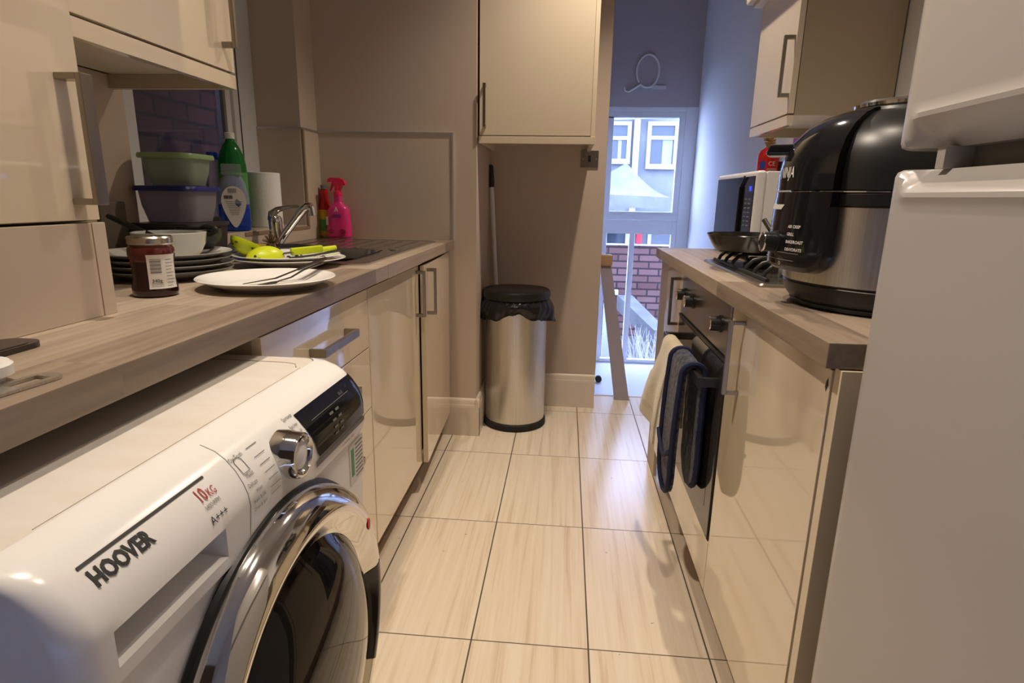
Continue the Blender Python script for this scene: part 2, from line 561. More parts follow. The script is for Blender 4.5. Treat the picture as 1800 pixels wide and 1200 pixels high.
def grid(bm, f, nu, nv, mi=0, closed_u=False):
    vs = [[bm.verts.new(f(i / nu, j / nv)) for j in range(nv + 1)] for i in range(nu + (0 if closed_u else 1))]
    N = len(vs)
    for i in range(nu):
        for j in range(nv):
            a, b = vs[i], vs[(i + 1) % N]
            fc = bm.faces.new((a[j], b[j], b[j + 1], a[j + 1]))
            fc.material_index = mi
    return bm

def thicken(bm, t):
    bmesh.ops.recalc_face_normals(bm, faces=bm.faces[:])
    bmesh.ops.solidify(bm, geom=bm.faces[:], thickness=t)
    return bm

def prism(bm, poly, fn, t0, t1, mi=0):
    """poly: list of (u, v); fn(u, v, t) -> point"""
    a = [bm.verts.new(fn(u, v, t0)) for u, v in poly]
    b = [bm.verts.new(fn(u, v, t1)) for u, v in poly]
    n = len(poly)
    bm.faces.new(a[::-1]).material_index = mi
    bm.faces.new(b).material_index = mi
    for i in range(n):
        bm.faces.new((a[i], a[(i + 1) % n], b[(i + 1) % n], b[i])).material_index = mi
    return bm

def rrect(x0, x1, y0, y1, r, n=6):
    out = []
    for cx, cy, a in ((x1 - r, y1 - r, 0), (x0 + r, y1 - r, 90), (x0 + r, y0 + r, 180), (x1 - r, y0 + r, 270)):
        for k in range(n + 1):
            t = R(a + 90 * k / n)
            out.append((cx + r * math.cos(t), cy + r * math.sin(t)))
    return out

def loft(bm, sections, mi=0, cap0=True, cap1=True):
    rings = [[bm.verts.new(p) for p in s] for s in sections]
    n = len(rings[0])
    for a, b in zip(rings, rings[1:]):
        for k in range(n):
            bm.faces.new((a[k], a[(k + 1) % n], b[(k + 1) % n], b[k])).material_index = mi
    if cap0:
        bm.faces.new(rings[0][::-1]).material_index = mi
    if cap1:
        bm.faces.new(rings[-1]).material_index = mi
    return bm

def text(bm, s, size, fn, bold=0.0, align='LEFT', shear=0.0, sx=1.0, mi=0):
    """flat lettering; fn(u, v) -> point on the surface"""
    cu = bpy.data.curves.new('t', 'FONT')
    cu.body = s
    cu.size = size
    cu.align_x = align
    cu.offset = bold
    cu.shear = shear
    cu.resolution_u = 2
    ob = bpy.data.objects.new('t', cu)
    COL.objects.link(ob)
    dg = bpy.context.evaluated_depsgraph_get()
    me = bpy.data.meshes.new_from_object(ob.evaluated_get(dg))
    vs = [bm.verts.new(fn(v.co.x * sx, v.co.y)) for v in me.vertices]
    for p in me.polygons:
        try:
            bm.faces.new([vs[i] for i in p.vertices]).material_index = mi
        except ValueError:
            pass
    bpy.data.objects.remove(ob)
    bpy.data.meshes.remove(me)
    bpy.data.curves.remove(cu)
    return bm

def quadface(bm, pts, mi=0):
    bm.faces.new([bm.verts.new(p) for p in pts]).material_index = mi
    return bm

def dhandle_z(bm, face, out, y, z0, z1, w=0.012, t=0.009, stand=0.033):
    """upright bar handle on an x-facing door; out = +1 or -1"""
    a, b = face + out * stand, face + out * (stand - t)
    lo, hi = min(a, b), max(a, b)
    box(bm, lo, hi, y - w / 2, y + w / 2, z0, z1, 0.0015)
    f0, f1 = min(face, b), max(face, b)
    for z in (z0, z1 - w):
        box(bm, f0, f1, y - w / 2, y + w / 2, z, z + w, 0.001)
    return bm

# ------------------------------------------------------------------ room shell
WT = 0.928          # worktop height
b = NB()
box(b, -1.12, 1.02, -1.3, 3.3, -0.05, 0.0)
fl = struct('floor', b, 'floor', 'cream travertine look floor tiles with dark grout')
struct('trim_1', BX(0.19, 1.0, 3.3, 3.318, -0.27, 0.004, 0.003), 'skirt', 'pale nosing at the edge of the kitchen floor')
struct('floor_lobby', BX(0.17, 1.02, 3.318, 5.06, -0.31, -0.27), 'lobbyfloor', 'lower grey floor by the back door')
struct('ceiling', BX(-1.32, 1.12, -1.4, 5.1, 2.75, 2.8), 'ceiling')
b = NB()      # left wall with window opening y 1.46..2.47, z .985..2.1
WY0, WY1, WZ0, WZ1 = 1.46, 2.465, 0.985, 2.15
box(b, -1.34, -1.1, -1.4, WY0, 0, 2.75)
box(b, -1.34, -1.1, WY1, 3.2, 0, 2.75)
box(b, -1.34, -1.1, WY0, WY1, 0, WZ0)
box(b, -1.34, -1.1, WY0, WY1, WZ1, 2.75)
struct('wall_left', b, 'wall')
b = NB()      # back wall, column, alcove back
box(b, -1.1, -0.395, 2.63, 3.2, 0, 2.75)
struct('wall_back', b, 'wall')
struct('wall_alcove', BX(-0.395, 0.19, 3.1, 3.2, 0, 2.75), 'wall')
struct('wall_lobby_left', BX(0.07, 0.19, 3.2, 5.05, -0.3, 2.75), 'whitewall')
struct('wall_right', BX(1.0, 1.1, -1.4, 5.1, -0.3, 2.75), 'whitewall')
struct('wall_behind', BX(-1.34, 1.1, -1.5, -1.4, 0, 2.75), 'dimwall')
struct('wall_lobby_end', BX(0.07, 1.0, 5.0, 5.1, 1.825, 2.75), 'lobby')

def skirting(name, p0, p1, nrm, h=0.185, label=None):
    prof = [(0, 0), (0.018, 0), (0.018, h - 0.045), (0.0155, h - 0.038), (0.0155, h - 0.032), (0.013, h - 0.028), (0.0125, h - 0.012), (0.008, h - 0.003), (0.004, h), (0, h)]
    p0, p1, n = Vector(p0), Vector(p1), Vector(nrm)
    bm = NB()
    loft(bm, [[p + n * u + Vector((0, 0, v)) for u, v in prof] for p in (p0, p1)])
    return struct(name, bm, 'skirt', label)
skirting('baseboard_column', (-0.56, 2.63, 0), (-0.377, 2.63, 0), (0, -1, 0))
skirting('baseboard_alcove_side', (-0.395, 2.613, 0), (-0.395, 3.1, 0), (1, 0, 0))
skirting('baseboard_alcove', (-0.395, 3.1, 0), (0.19, 3.1, 0), (0, -1, 0))

# splash tiles, their chrome edging and the window ledge
b = NB()
box(b, -1.1, -0.503, 2.621, 2.63, WT, 1.375, 0.0006)
struct('trim_2', b, 'tile', 'large beige splash tile on the back wall')
b = NB()
box(b, -1.1, -1.092, WY1 + 0.01, 2.621, WT, 1.375)
box(b, -1.1, -1.092, 0.93, WY1 + 0.01, WT, WZ0)
struct('trim_3', b, 'tile', 'beige splash tiles along the left wall under the window')
b = NB()
box(b, -1.30, -1.1, WY1 - 0.008, WY1, WZ0, 1.375)
struct('trim_4', b, 'tile', 'beige tile on the window reveal')
b = NB()
box(b, -1.1, -0.503, 2.617, 2.63, 1.375, 1.383, 0.001)
box(b, -0.503, -0.495, 2.617, 2.63, WT, 1.383, 0.001)
box(b, -1.1, -1.088, WY1, 2.621, 1.375, 1.383, 0.001)
box(b, -1.30, -1.092, WY1 - 0.012, WY1, 1.375, 1.383, 0.001)
struct('trim_5', b, 'edging', 'chrome edging along the splash tiles')
b = NB()
box(b, -1.1, -1.089, WY1 - 0.004, WY1 + 0.009, WZ0 - 0.004, 1.376, 0.001)
box(b, -1.1, -1.089, 1.95, WY1 + 0.009, WZ0 - 0.012, WZ0, 0.001)
struct('trim_6', b, 'plinth', 'brown tile edging round the window recess')
struct('trim_7', BX(-1.30, -1.094, WY0, WY1 - 0.009, WZ0, WZ0 + 0.004), 'tile', 'tiled window ledge')

# left window
b = NB()
x0, x1 = -1.335, -1.285
box(b, x0, x1, WY0, WY0 + 0.29, WZ0, WZ1, 0.004)
box(b, x0, x1 - 0.012, 2.262, 2.30, WZ0, WZ1, 0.003)
box(b, x0, x1, 2.30, WY1, WZ0, WZ1, 0.004)
box(b, x0, x1, WY0 + 0.29, 2.262, WZ0, WZ0 + 0.045, 0.004)
box(b, x0, x1, WY0 + 0.29, 2.262, WZ1 - 0.06, WZ1, 0.004)
win = struct('window_1', b, 'upvc', 'white plastic kitchen window onto a dark brick alley')
g = obj('pane', BX(-1.315, -1.309, WY0 + 0.29, 2.262, WZ0 + 0.045, WZ1 - 0.06), 'glass', win)
obj('bead', BX(-1.309, -1.296, 2.246, 2.262, WZ0 + 0.045, WZ1 - 0.06), 'gasket', win)
obj('sash_gap', BX(-1.286, -1.2838, 2.334, 2.341, WZ0, WZ1), 'rubber', win)

# alley wall outside the left window, raised tall to keep the alley dark
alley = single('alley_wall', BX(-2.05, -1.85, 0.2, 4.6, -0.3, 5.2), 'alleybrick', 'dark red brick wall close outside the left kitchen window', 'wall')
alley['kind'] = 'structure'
o = struct('wall_light_block_far', BX(-1.85, -1.34, 4.4, 4.6, -0.3, 5.2), 'alleybrick')  # unseen, added to close the alley so light enters only from above
o = struct('wall_light_block_near', BX(-1.85, -1.34, 0.2, 0.4, -0.3, 5.2), 'alleybrick')  # unseen, added to shut daylight out of the near end
o = struct('wall_light_block_upper', BX(-1.34, -1.2, 0.2, 4.6, 2.8, 5.2), 'alleybrick')  # unseen, house wall extended upward to shade the alley
o = struct('floor_alley', BX(-1.85, -1.34, 0.4, 4.4, -0.3, -0.2), 'stone')

# back door set: frame, transom light, glazed leaf
b = NB()
DY0, DY1 = 5.0, 5.06
box(b, 0.19, 0.30, DY0, DY1, -0.27, 1.825, 0.004)
box(b, 0.905, 1.0, DY0, DY1, -0.27, 1.825, 0.004)
box(b, 0.30, 0.905, DY0, DY1, 1.79, 1.825, 0.004)
box(b, 0.30, 0.905, DY0, DY1, 0.955, 1.0, 0.004)
d1 = struct('door_1', b, 'upvcdoor', 'white plastic back door with glazed panels')
b = NB()
for (y0, z0, z1) in ((5.004, 1.0, 1.79),):
    box(b, 0.30, 0.35, y0, 5.05, z0, z1, 0.003)
    box(b, 0.858, 0.905, y0, 5.05, z0, z1, 0.003)
    box(b, 0.35, 0.858, y0, 5.05, z1 - 0.045, z1, 0.003)
    box(b, 0.35, 0.858, y0, 5.05, z0, z0 + 0.02, 0.003)
tl = obj('top_light', b, 'upvcdoor', d1)
obj('pane', BX(0.35, 0.858, 5.024, 5.030, 1.02, 1.745), 'glass', tl)
b = NB()
box(b, 0.30, 0.34, 5.004, 5.05, -0.262, 0.952, 0.003)
box(b, 0.865, 0.905, 5.004, 5.05, -0.262, 0.952, 0.003)
box(b, 0.34, 0.865, 5.004, 5.05, 0.84, 0.952, 0.003)
box(b, 0.34, 0.865, 5.004, 5.05, -0.262, -0.235, 0.003)
box(b, 0.528, 0.572, 5.004, 5.05, -0.235, 0.84, 0.003)
lf = obj('door_leaf', b, 'upvcdoor', d1)
obj('pane', BX(0.34, 0.528, 5.024, 5.030, -0.235, 0.84), 'glass', lf)
obj('pane', BX(0.572, 0.865, 5.024, 5.030, -0.235, 0.84), 'glass', lf)
obj('seal', BX(0.302, 0.345, 5.0015, 5.004, 1.742, 1.75), 'rubber', d1)

# loop of white cable on the wall above the back door
b = NB()
pts = []
for k in range(33):
    a = R(-128 + 352 * k / 32)
    pts.append((0.588 + 0.085 * math.cos(a), 4.988, 2.082 + 0.118 * math.sin(a)))
tube(b, pts, 0.0075, 8)
tube(b, [(0.535, 4.99, 1.985), (0.49, 4.988, 1.955), (0.45, 4.988, 1.932), (0.425, 4.988, 1.937), (0.415, 4.988, 1.965)], 0.0075, 8)
tube(b, [(0.60, 4.988, 1.965), (0.66, 4.988, 1.975)], 0.0075, 8)
cb_ = thing('cable_loop', 'loop of thin white cable on the dark wall over the back door', 'cable', (0.588, 4.99, 1.95))
obj('cable', b, 'porcelain', cb_)
obj('cable_clip', BX(0.625, 0.735, 4.982, 5.0, 1.948, 1.978, 0.004), 'upvc', cb_)

# ------------------------------------------------------------------ outside the back door
struct('ground', BX(-3.0, 9.0, 5.1, 14.0, -0.9, -0.62), 'soil')
b = NB()
box(b, -2.5, 8.0, 11.0, 11.4, -0.62, 3.3)
hs = single('house', b, 'render', 'grey rendered house across the garden seen through the top pane', 'house')
WM[hs.name] = Matrix.Identity(4)
def house_window(x0, x1, z0, z1, split, curt):
    bm = NB()
    y0, y1 = 10.94, 11.0
    f = 0.065
    box(bm, x0 - f, x1 + f, y0, y1, z1, z1 + f)
    box(bm, x0 - f, x1 + f, y0 - 0.03, y1, z0 - f - 0.02, z0)
    box(bm, x0 - f, x0, y0, y1, z0, z1)
    box(bm, x1, x1 + f, y0, y1, z0, z1)
    box(bm, x0, x1, y0 + 0.01, y1, split - 0.03, split + 0.03)
    w = obj('house_window', bm, 'houseframe', hs)
    obj('pane', BX(x0, x1, 10.985, 11.0, z0, z1), 'housepane', w)
    if curt:
        obj('curtain', BX(curt[0], curt[1], 10.975, 10.985, z0, split - 0.03), 'curtain', w)
house_window(1.42, 1.82, 1.72, 2.36, 2.16, (1.63, 1.80))
house_window(0.52, 1.01, 1.80, 2.36, 2.15, (0.86, 0.92))
obj('downpipe', tube(NB(), [(1.17, 10.93, 2.5), (1.17, 10.93, -0.6)], 0.055, 12), 'houseframe', hs)
b = NB()
tube(b, [(0.3, 10.9, 2.43), (0.8, 10.9, 2.47), (1.5, 10.9, 2.49)], 0.03, 8)
obj('gutter', b, 'houseframe', hs)

# gazebo
gz = thing('gazebo', 'grey peaked garden canopy in front of the rendered house', 'canopy', (0.75, 8.9, -0.62))
b = NB()
ap = Vector((0.83, 8.9, 1.62))
c4 = [Vector((-0.6, 8.2, 1.21)), Vector((1.66, 8.2, 1.14)), Vector((1.62, 9.7, 1.14)), Vector((-0.6, 9.7, 1.21))]
def sag(p, q, t):
    v = p.lerp(q, t)
    v.z -= 0.18 * math.sin(PI * t) * (1 - 0.2 * t)
    return v
n = 10
for i in range(4):
    p, q = c4[i], c4[(i + 1) % 4]
    vs = [[b.verts.new(sag(p.lerp(q, u / n), ap, t / n)) for u in range(n + 1)] for t in range(n)]
    top = b.verts.new(ap)
    for t in range(n - 1):
        for u in range(n):
            b.faces.new((vs[t][u], vs[t][u + 1], vs[t + 1][u + 1], vs[t + 1][u]))
    for u in range(n):
        b.faces.new((vs[n - 1][u], vs[n - 1][u + 1], top))
obj('canopy', b, 'canopy', gz)
b = NB()
for i in range(4):
    p, q = c4[i], c4[(i + 1) % 4]
    grid(b, lambda u, v, p=p, q=q: p.lerp(q, u) + Vector((0, 0, -0.17 * v + 0.012 * math.sin(20 * u) * v)), 16, 2)
obj('valance', b, 'canopy', gz)
for p in c4:
    obj('leg', tube(NB(), [(p.x, p.y, -0.6), (p.x, p.y, p.z)], 0.02, 8), 'postwhite', gz)

# low brick outhouse with white windows
oh = thing('outhouse', 'low brick outhouse with a strip of white windows beyond the lower door panes', 'building', (1.2, 7.6, -0.62))
obj('brick_wall', BX(-1.5, 4.2, 7.62, 7.85, -0.62, 0.55), 'gardenbrick', oh)
obj('roof_edge', BX(-1.5, 4.2, 7.5, 8.0, 0.715, 0.80, 0.01), 'houseframe', oh)
b = NB()
box(b, -1.5, 4.2, 7.60, 7.63, 0.55, 0.572)
for x in (-0.6, 0.10, 0.50, 0.775, 0.855, 1.05, 1.35, 1.75, 2.3, 3.0):
    box(b, x - 0.022, x + 0.022, 7.60, 7.63, 0.572, 0.715)
obj('window_strip', b, 'houseframe', oh)
obj('pane', BX(-1.5, 4.2, 7.635, 7.65, 0.55, 0.715), 'housepane', oh)
single('red_coat', BX(0.88, 0.955, 7.55, 7.595, 0.575, 0.71, 0.012), 'redtoy', 'bright red cloth hanging at the outhouse window', 'cloth')
# garden path edge, post and grass
b = NB()
pts = [(0.60, 6.45, 0.04), (0.66, 6.35, 0.04), (1.08, 5.95, -0.26), (0.95, 5.95, -0.26)]
prism(b, [(0.66, 7.2), (0.84, 7.2), (1.10, 6.1), (0.96, 6.1)], lambda u, v, t: Vector((u, v, t + (v - 7.2) * 0.17)), -0.2, -0.02)
single('coping_stones', b, 'stone', 'sloping row of pale coping stones beside the dry grass outside', 'wall')
single('fence_post', BX(0.63, 0.665, 6.0, 6.035, -0.62, -0.02, 0.004), 'postwhite', 'slim white garden post in front of the dry grass', 'post')
b = NB()
box(b, 0.44, 0.54, 6.3, 6.36, -0.62, 0.17, 0.004)
box(b, 0.54, 0.585, 6.3, 6.36, 0.12, 0.17, 0.003)
single('gate_frame', b, 'postwhite', 'white garden gate frame beside the brick wall outside', 'gate')
b = NB()
for k in range(150):
    x, y = random.uniform(0.70, 1.35), random.uniform(5.45, 6.0)
    lean = random.uniform(-0.16, 0.10)
    h = random.uniform(0.25, 0.55)
    base = Vector((x, y, -0.62))
    tube(b, [base, base + Vector((lean * .4, 0, h * .6)), base + Vector((lean, 0.02, h))], [0.006, 0.005, 0.001], 5)
gr = single('dry_grass', b, 'straw', 'pale dry ornamental grass outside the back door', 'grass')
gr['kind'] = 'stuff'

# ------------------------------------------------------------------ left run of units
def base_unit(name, label, y0, y1, door_spec, side, xf):
    """open carcass of boards plus fronts. side +1: faces +x"""
    t = thing(name, label, 'cabinet', (xf - side * 0.3, (y0 + y1) / 2, 0))
    xb = xf - side * 0.565
    xi = xf - side * 0.0185
    lo, hi = min(xb, xi), max(xb, xi)
    bm = NB()
    box(bm, lo, hi, y0 + 0.001, y0 + 0.018, 0.12, 0.886)
    box(bm, lo, hi, y1 - 0.018, y1 - 0.001, 0.12, 0.886)
    box(bm, lo, hi, y0 + 0.018, y1 - 0.018, 0.12, 0.138)
    bk = xb
    box(bm, min(bk, bk + side * 0.008), max(bk, bk + side * 0.008), y0 + 0.018, y1 - 0.018, 0.138, 0.886)
    obj('carcass', bm, 'carcass', t)
    return t

XL = -0.515
du = base_unit('drawer_unit', 'cream gloss three-drawer base unit beside the washing machine', 0.937, 1.497, None, 1, XL)
for z0, z1, hz in ((0.722, 0.878, 0.80), (0.551, 0.719, 0.655), (0.122, 0.548, 0.47)):
    d = obj('drawer', BX(XL - 0.018, XL, 0.939, 1.494, z0, z1, 0.0012), 'cream', du)
    bm = NB()
    box(bm, XL + 0.026, XL + 0.035, 1.125, 1.33, hz - 0.009, hz + 0.009, 0.001)
    box(bm, XL, XL + 0.027, 1.125, 1.134, hz - 0.009, hz + 0.009, 0.0008)
    box(bm, XL, XL + 0.027, 1.321, 1.33, hz - 0.009, hz + 0.009, 0.0008)
    obj('handle', bm, 'nickel', d)
su = base_unit('sink_cabinet', 'cream gloss double-door cabinet under the sink', 1.499, 2.605, None, 1, XL)
d = obj('door', BX(XL - 0.018, XL, 1.501, 2.048, 0.122, 0.878, 0.0012), 'cream', su)
obj('handle', dhandle_z(NB(), XL, 1, 2.012, 0.70, 0.865), 'nickel', d)
# the second door stands slightly ajar
a = R(2.4)
hy, hx = 2.602, XL - 0.016
def ajar(p):
    dy = p.y - hy
    dx = p.x - hx
    return Vector((hx + dx * math.cos(a) - dy * math.sin(a), hy + dy * math.cos(a) + dx * math.sin(a), p.z))
bm = BX(XL - 0.018, XL, 2.051, 2.602, 0.122, 0.878, 0.0012)
for v in bm.verts:
    v.co = ajar(v.co)
for f in bm.faces:
    pass
d = obj('door', bm, 'cream', su)
bm = BX(XL - 0.018, XL, 2.0495, 2.0512, 0.1225, 0.8775)
for v in bm.verts:
    v.co = ajar(v.co)
obj('edge_band', bm, 'creamedge', d, label='pale yellow edge strip')
bm = dhandle_z(NB(), XL, 1, 2.09, 0.695, 0.865)
for v in bm.verts:
    v.co = ajar(v.co)
obj('handle', bm, 'nickel', d)
single('kickboard', BX(-0.585, -0.57, 0.937, 2.61, 0.0, 0.118, 0.001), 'plinth', 'brown wood-look kickboard under the left units', 'kickboard')

b = NB()      # worktop with the cut-out for the sink bowl
WX0, WX1 = -1.09, -0.497
box(b, WX0, WX1, -0.6, 1.63, 0.888, WT, 0.002)
box(b, WX0, WX1, 2.02, 2.62, 0.888, WT, 0.002)
box(b, WX0, -1.0, 1.63, 2.02, 0.888, WT, 0.0)
box(b, -0.61, WX1, 1.63, 2.02, 0.888, WT, 0.0)
single('worktop', b, 'worktop', 'long grey-brown wood block worktop on the left carrying the sink', 'worktop')

# sink
sk = thing('sink', 'stainless steel inset sink with ridged drainer by the back wall', 'sink', (-0.8, 2.0, WT))
b = NB()
z0, z1 = WT, WT + 0.005
outer = (-1.055, -0.545, 1.585, 2.50)
inner = (-0.985, -0.625, 1.645, 2.005)
def ringpts(x0, x1, y0, y1, r, z):
    return [Vector((u, v, z)) for u, v in rrect(x0, x1, y0, y1, r, 5)]
loft(b, [ringpts(*outer, 0.03, z0), ringpts(*outer, 0.03, z1), ringpts(outer[0] + .01, outer[1] - .01, outer[2] + .01, outer[3] - .01, 0.025, z1 + 0.002),
         ringpts(outer[0] + .02, outer[1] - .02, outer[2] + .02, outer[3] - .02, 0.02, z1 - 0.001)], cap0=False, cap1=False)
# top plate between outer and bowl: two rings bridged
o_ = ringpts(outer[0] + .02, outer[1] - .02, outer[2] + .02, outer[3] - .02, 0.02, z1 - 0.001)
box(b, outer[0] + .018, outer[1] - .018, inner[3], outer[3] - .018, z0, z1 - 0.0005)
box(b, outer[0] + .018, outer[1] - .018, outer[2] + .018, inner[2], z0, z1 - 0.0005)
box(b, outer[0] + .018, inner[0], inner[2], inner[3], z0, z1 - 0.0005)
box(b, inner[1], outer[1] - .018, inner[2], inner[3], z0, z1 - 0.0005)
obj('rim', b, 'sinksteel', sk)
b = NB()
loft(b, [ringpts(inner[0] - .006, inner[1] + .006, inner[2] - .006, inner[3] + .006, 0.07, z1 + 0.0035), ringpts(*inner, 0.07, z1 + 0.001),
         ringpts(inner[0] + .012, inner[1] - .012, inner[2] + .012, inner[3] - .012, 0.06, WT - 0.03),
         ringpts(inner[0] + .02, inner[1] - .02, inner[2] + .02, inner[3] - .02, 0.06, WT - 0.13),
         ringpts(inner[0] + .05, inner[1] - .05, inner[2] + .05, inner[3] - .05, 0.05, WT - 0.15)], cap0=False)
obj('bowl', b, 'sinksteel', sk)
b = NB()
for k in range(7):
    x = -0.99 + k * 0.062
    tube(b, [(x, 2.05, z1 + 0.0005), (x, 2.44, z1 + 0.0005)], 0.005, 8, flat=0.5)
obj('drainer_ridges', b, 'sinksteel', sk)
obj('overflow_cap', lathe(NB(), [(0.018, 0), (0.018, .003), (0.012, .005), (0, .005)], (-0.59, 2.02, z1), 20), 'chrome', sk)

# tap
tp = thing('mixer_tap', 'chrome mixer tap with raised lever at the back of the sink', 'tap', (-1.02, 2.03, z1))
b = NB()
lathe(b, [(0.027, 0), (0.027, .006), (0.023, .01), (0.0225, .07), (0.0235, .085), (0.023, .098), (0.017, .108), (0, .112)], (-1.02, 2.03, z1), 28)
obj('body', b, 'chrome', tp)
b = NB()
pts = [(-1.005, 2.026, z1 + .02), (-0.985, 2.02, z1 + .045), (-0.945, 2.015, z1 + .09), (-0.905, 2.005, z1 + .132), (-0.885, 2.0, z1 + .143), (-0.872, 2.0, z1 + .142)]
tube(b, pts, [0.0125, 0.013, 0.0135, 0.0145, 0.015, 0.014], 16)
obj('spout', b, 'chrome', tp)
obj('aerator', tube(NB(), [(-0.873, 2.0, z1 + .143), (-0.868, 2.0, z1 + .112)], [0.0125, 0.0125], 16), 'chrome', tp)
b = NB()
tube(b, [(-1.035, 2.03, z1 + .092), (-1.03, 2.032, z1 + .116), (-1.01, 2.035, z1 + .13), (-0.97, 2.04, z1 + .14), (-0.935, 2.045, z1 + .141)], [0.018, 0.021, 0.017, 0.011, 0.008], 14, flat=0.6)
obj('lever', b, 'chrome', tp)

# ------------------------------------------------------------------ tower unit and wall cabinets
def wall_cab_x(name, label, xf, side, y0, y1, z0, z1, hy, hz0, hz1, depth=0.31, pelmet=0.032):
    t = thing(name, label, 'cabinet', (xf - side * depth / 2, (y0 + y1) / 2, z0))
    xb = xf - side * depth
    xi = xf - side * 0.02
    lo, hi = min(xb, xi), max(xb, xi)
    bm = NB()
    box(bm, lo, hi, y0, y0 + 0.018, z0 + pelmet, z1, 0.0008)
    box(bm, lo, hi, y1 - 0.018, y1, z0, z1, 0.0008)
    box(bm, lo, hi, y0 + .018, y1 - .018, z1 - 0.018, z1)
    bk = min(xb, xb + side * 0.01), max(xb, xb + side * 0.01)
    box(bm, *bk, y0 + .018, y1 - .018, z0 + pelmet, z1)
    obj('carcass', bm, 'carcass', t)
    obj('base_board', BX(lo, hi, y0 + .018, y1 - .018, z0 + pelmet, z0 + pelmet + 0.018), 'under', t)
    pf = min(xf, xf - side * 0.018), max(xf, xf - side * 0.018)
    obj('pelmet', BX(*pf, y0, y1, z0, z0 + pelmet - 0.001, 0.001), 'cream', t)
    d = obj('door', BX(*pf, y0 + 0.001, y1 - 0.001, z0 + pelmet + 0.004, z1 - 0.001, 0.0012), 'cream', t)
    obj('handle', dhandle_z(NB(), xf, side, hy, hz0, hz1), 'nickel', d)
    return t

wc = wall_cab_x('wall_cabinet', 'cream wall cabinet at top left in front of the window', -0.79, 1, 0.90, 1.432, 1.355, 2.1, 1.39, 1.437, 1.62)
wr = wall_cab_x('wall_cabinet', 'cream wall cabinet on the right above the microwave', 0.685, -1, 2.045, 2.44, 1.355, 1.806, 2.06, 1.44, 1.62)
b = NB()
box(b, 0.655, 1.0, 2.02, 2.465, 1.807, 1.822, 0.004)
box(b, 0.635, 1.0, 2.0, 2.485, 1.822, 1.85, 0.006)
obj('cornice', b, 'under', wr)

# cupboard over the bin
ac = thing('wall_cabinet', 'cream single-door wall cabinet hanging in the alcove above the bin', 'cabinet', (-0.14, 2.85, 1.34))
ax0, ax1, af = -0.388, 0.108, 2.645
b = NB()
box(b, ax0, ax0 + .016, af + .019, 3.098, 1.345, 2.35)
box(b, ax1 - .018, ax1, af + .002, 3.098, 1.345, 2.35, 0.0008)
box(b, ax0 + .016, ax1 - .018, 3.085, 3.098, 1.375, 2.35)
box(b, ax0 + .016, ax1 - .018, af + .019, 3.085, 2.33, 2.35)
obj('carcass', b, 'creamedge', ac)
obj('base_board', BX(ax0 + .016, ax1 - .018, af + .019, 3.085, 1.375, 1.392), 'under', ac)
obj('pelmet', BX(ax0, ax1 + .004, af - .002, af + .016, 1.342, 1.372, 0.001), 'cream', ac)
d = obj('door', BX(ax0 + .003, ax1 - .019, af, af + .018, 1.376, 2.348, 0.0012), 'cream', ac)
b = NB()
hx = -0.362
box(b, hx - .006, hx + .006, af - .033, af - .024, 1.405, 1.58, 0.0015)
box(b, hx - .006, hx + .006, af - .025, af, 1.405, 1.417, 0.001)
box(b, hx - .006, hx + .006, af - .025, af, 1.568, 1.58, 0.001)
obj('handle', b, 'nickel', d)

# tall unit standing on the worktop, front left
TX = -0.715
tw = thing('larder_unit', 'cream tall cupboard standing on the worktop at the left edge', 'cabinet', (-0.9, 0.6, WT))
obj('carcass', BX(-1.09, TX - 0.02, 0.25, 0.862, 1.072, 2.2, 0.001), 'carcass', tw)
d = obj('door', BX(TX - 0.0195, TX, 0.25, 0.864, 1.075, 2.2, 0.0015), 'cream', tw)
b = NB()
box(b, TX + .031, TX + .04, 0.817, 0.839, 1.098, 1.277, 0.0015)
box(b, TX, TX + .032, 0.817, 0.839, 1.098, 1.107, 0.001)
box(b, TX, TX + .032, 0.817, 0.839, 1.268, 1.277, 0.001)
obj('handle', b, 'nickel', d)
b = NB()
box(b, -1.09, TX, 0.25, 0.845, WT, 1.071, 0.0015)
obj('base_panel', b, 'tile', tw)
obj('corner_strip', BX(-1.09, TX + 0.0012, 0.845, 0.871, WT, 1.071, 0.001), 'tile', tw)

# ------------------------------------------------------------------ washing machine (local axes: x out of the front, y along it)
wm = thing('washing_machine', 'white front-loading washing machine with a chrome-ringed dark door under the left worktop', 'washing machine', (-0.340, 0.627, 0), R(-1.3))
HW = 0.297
PROF = [(0.006, 0.738), (0.007, 0.752), (0.007, 0.785), (0.004, 0.797), (-0.002, 0.809), (-0.011, 0.822), (-0.023, 0.834), (-0.035, 0.842), (-0.052, 0.848), (-0.075, 0.850)]
def wd(z):
    for (d0, z0), (d1, z1) in zip(PROF, PROF[1:]):
        if z0 <= z <= z1:
            return d0 + (d1 - d0) * (z - z0) / (z1 - z0)
    return PROF[0][0] if z < 0.738 else PROF[-1][0]
CR = 0.024
def corner(s):      # front corners are rounded
    e = max(0.0, abs(s) - (HW - CR))
    return -(CR - math.sqrt(max(0.0, CR * CR - e * e)))
def plan(d, z, off=0.0):
    return [Vector((d + corner(c), c, z)) for c in scol]
RS0, RS1 = -0.265, -0.115       # pull recess of the soap drawer
arc_ = [HW - CR + CR * math.sin(R(a_)) for a_ in (90, 80, 68, 56, 44, 32, 20, 8)]
scol = sorted(set([-x for x in arc_] + arc_ + [RS0 + .01, -0.2, RS1 - .01, RS1, -0.05, 0.02, 0.09, 0.16, 0.22, RS0]))
b = NB()
rear = [Vector((-0.595, HW, 0)), Vector((-0.595, -HW, 0))]
loft(b, [plan(d_, z_) + [Vector((r_.x, r_.y, z_)) for r_ in rear] for d_, z_ in ((-0.003, 0.012), (0.0, 0.016), (0.0, 0.732), (-0.004, 0.735), (-0.004, 0.739))])
obj('body', b, 'white', wm, local=True, sharp=40)
b = NB()
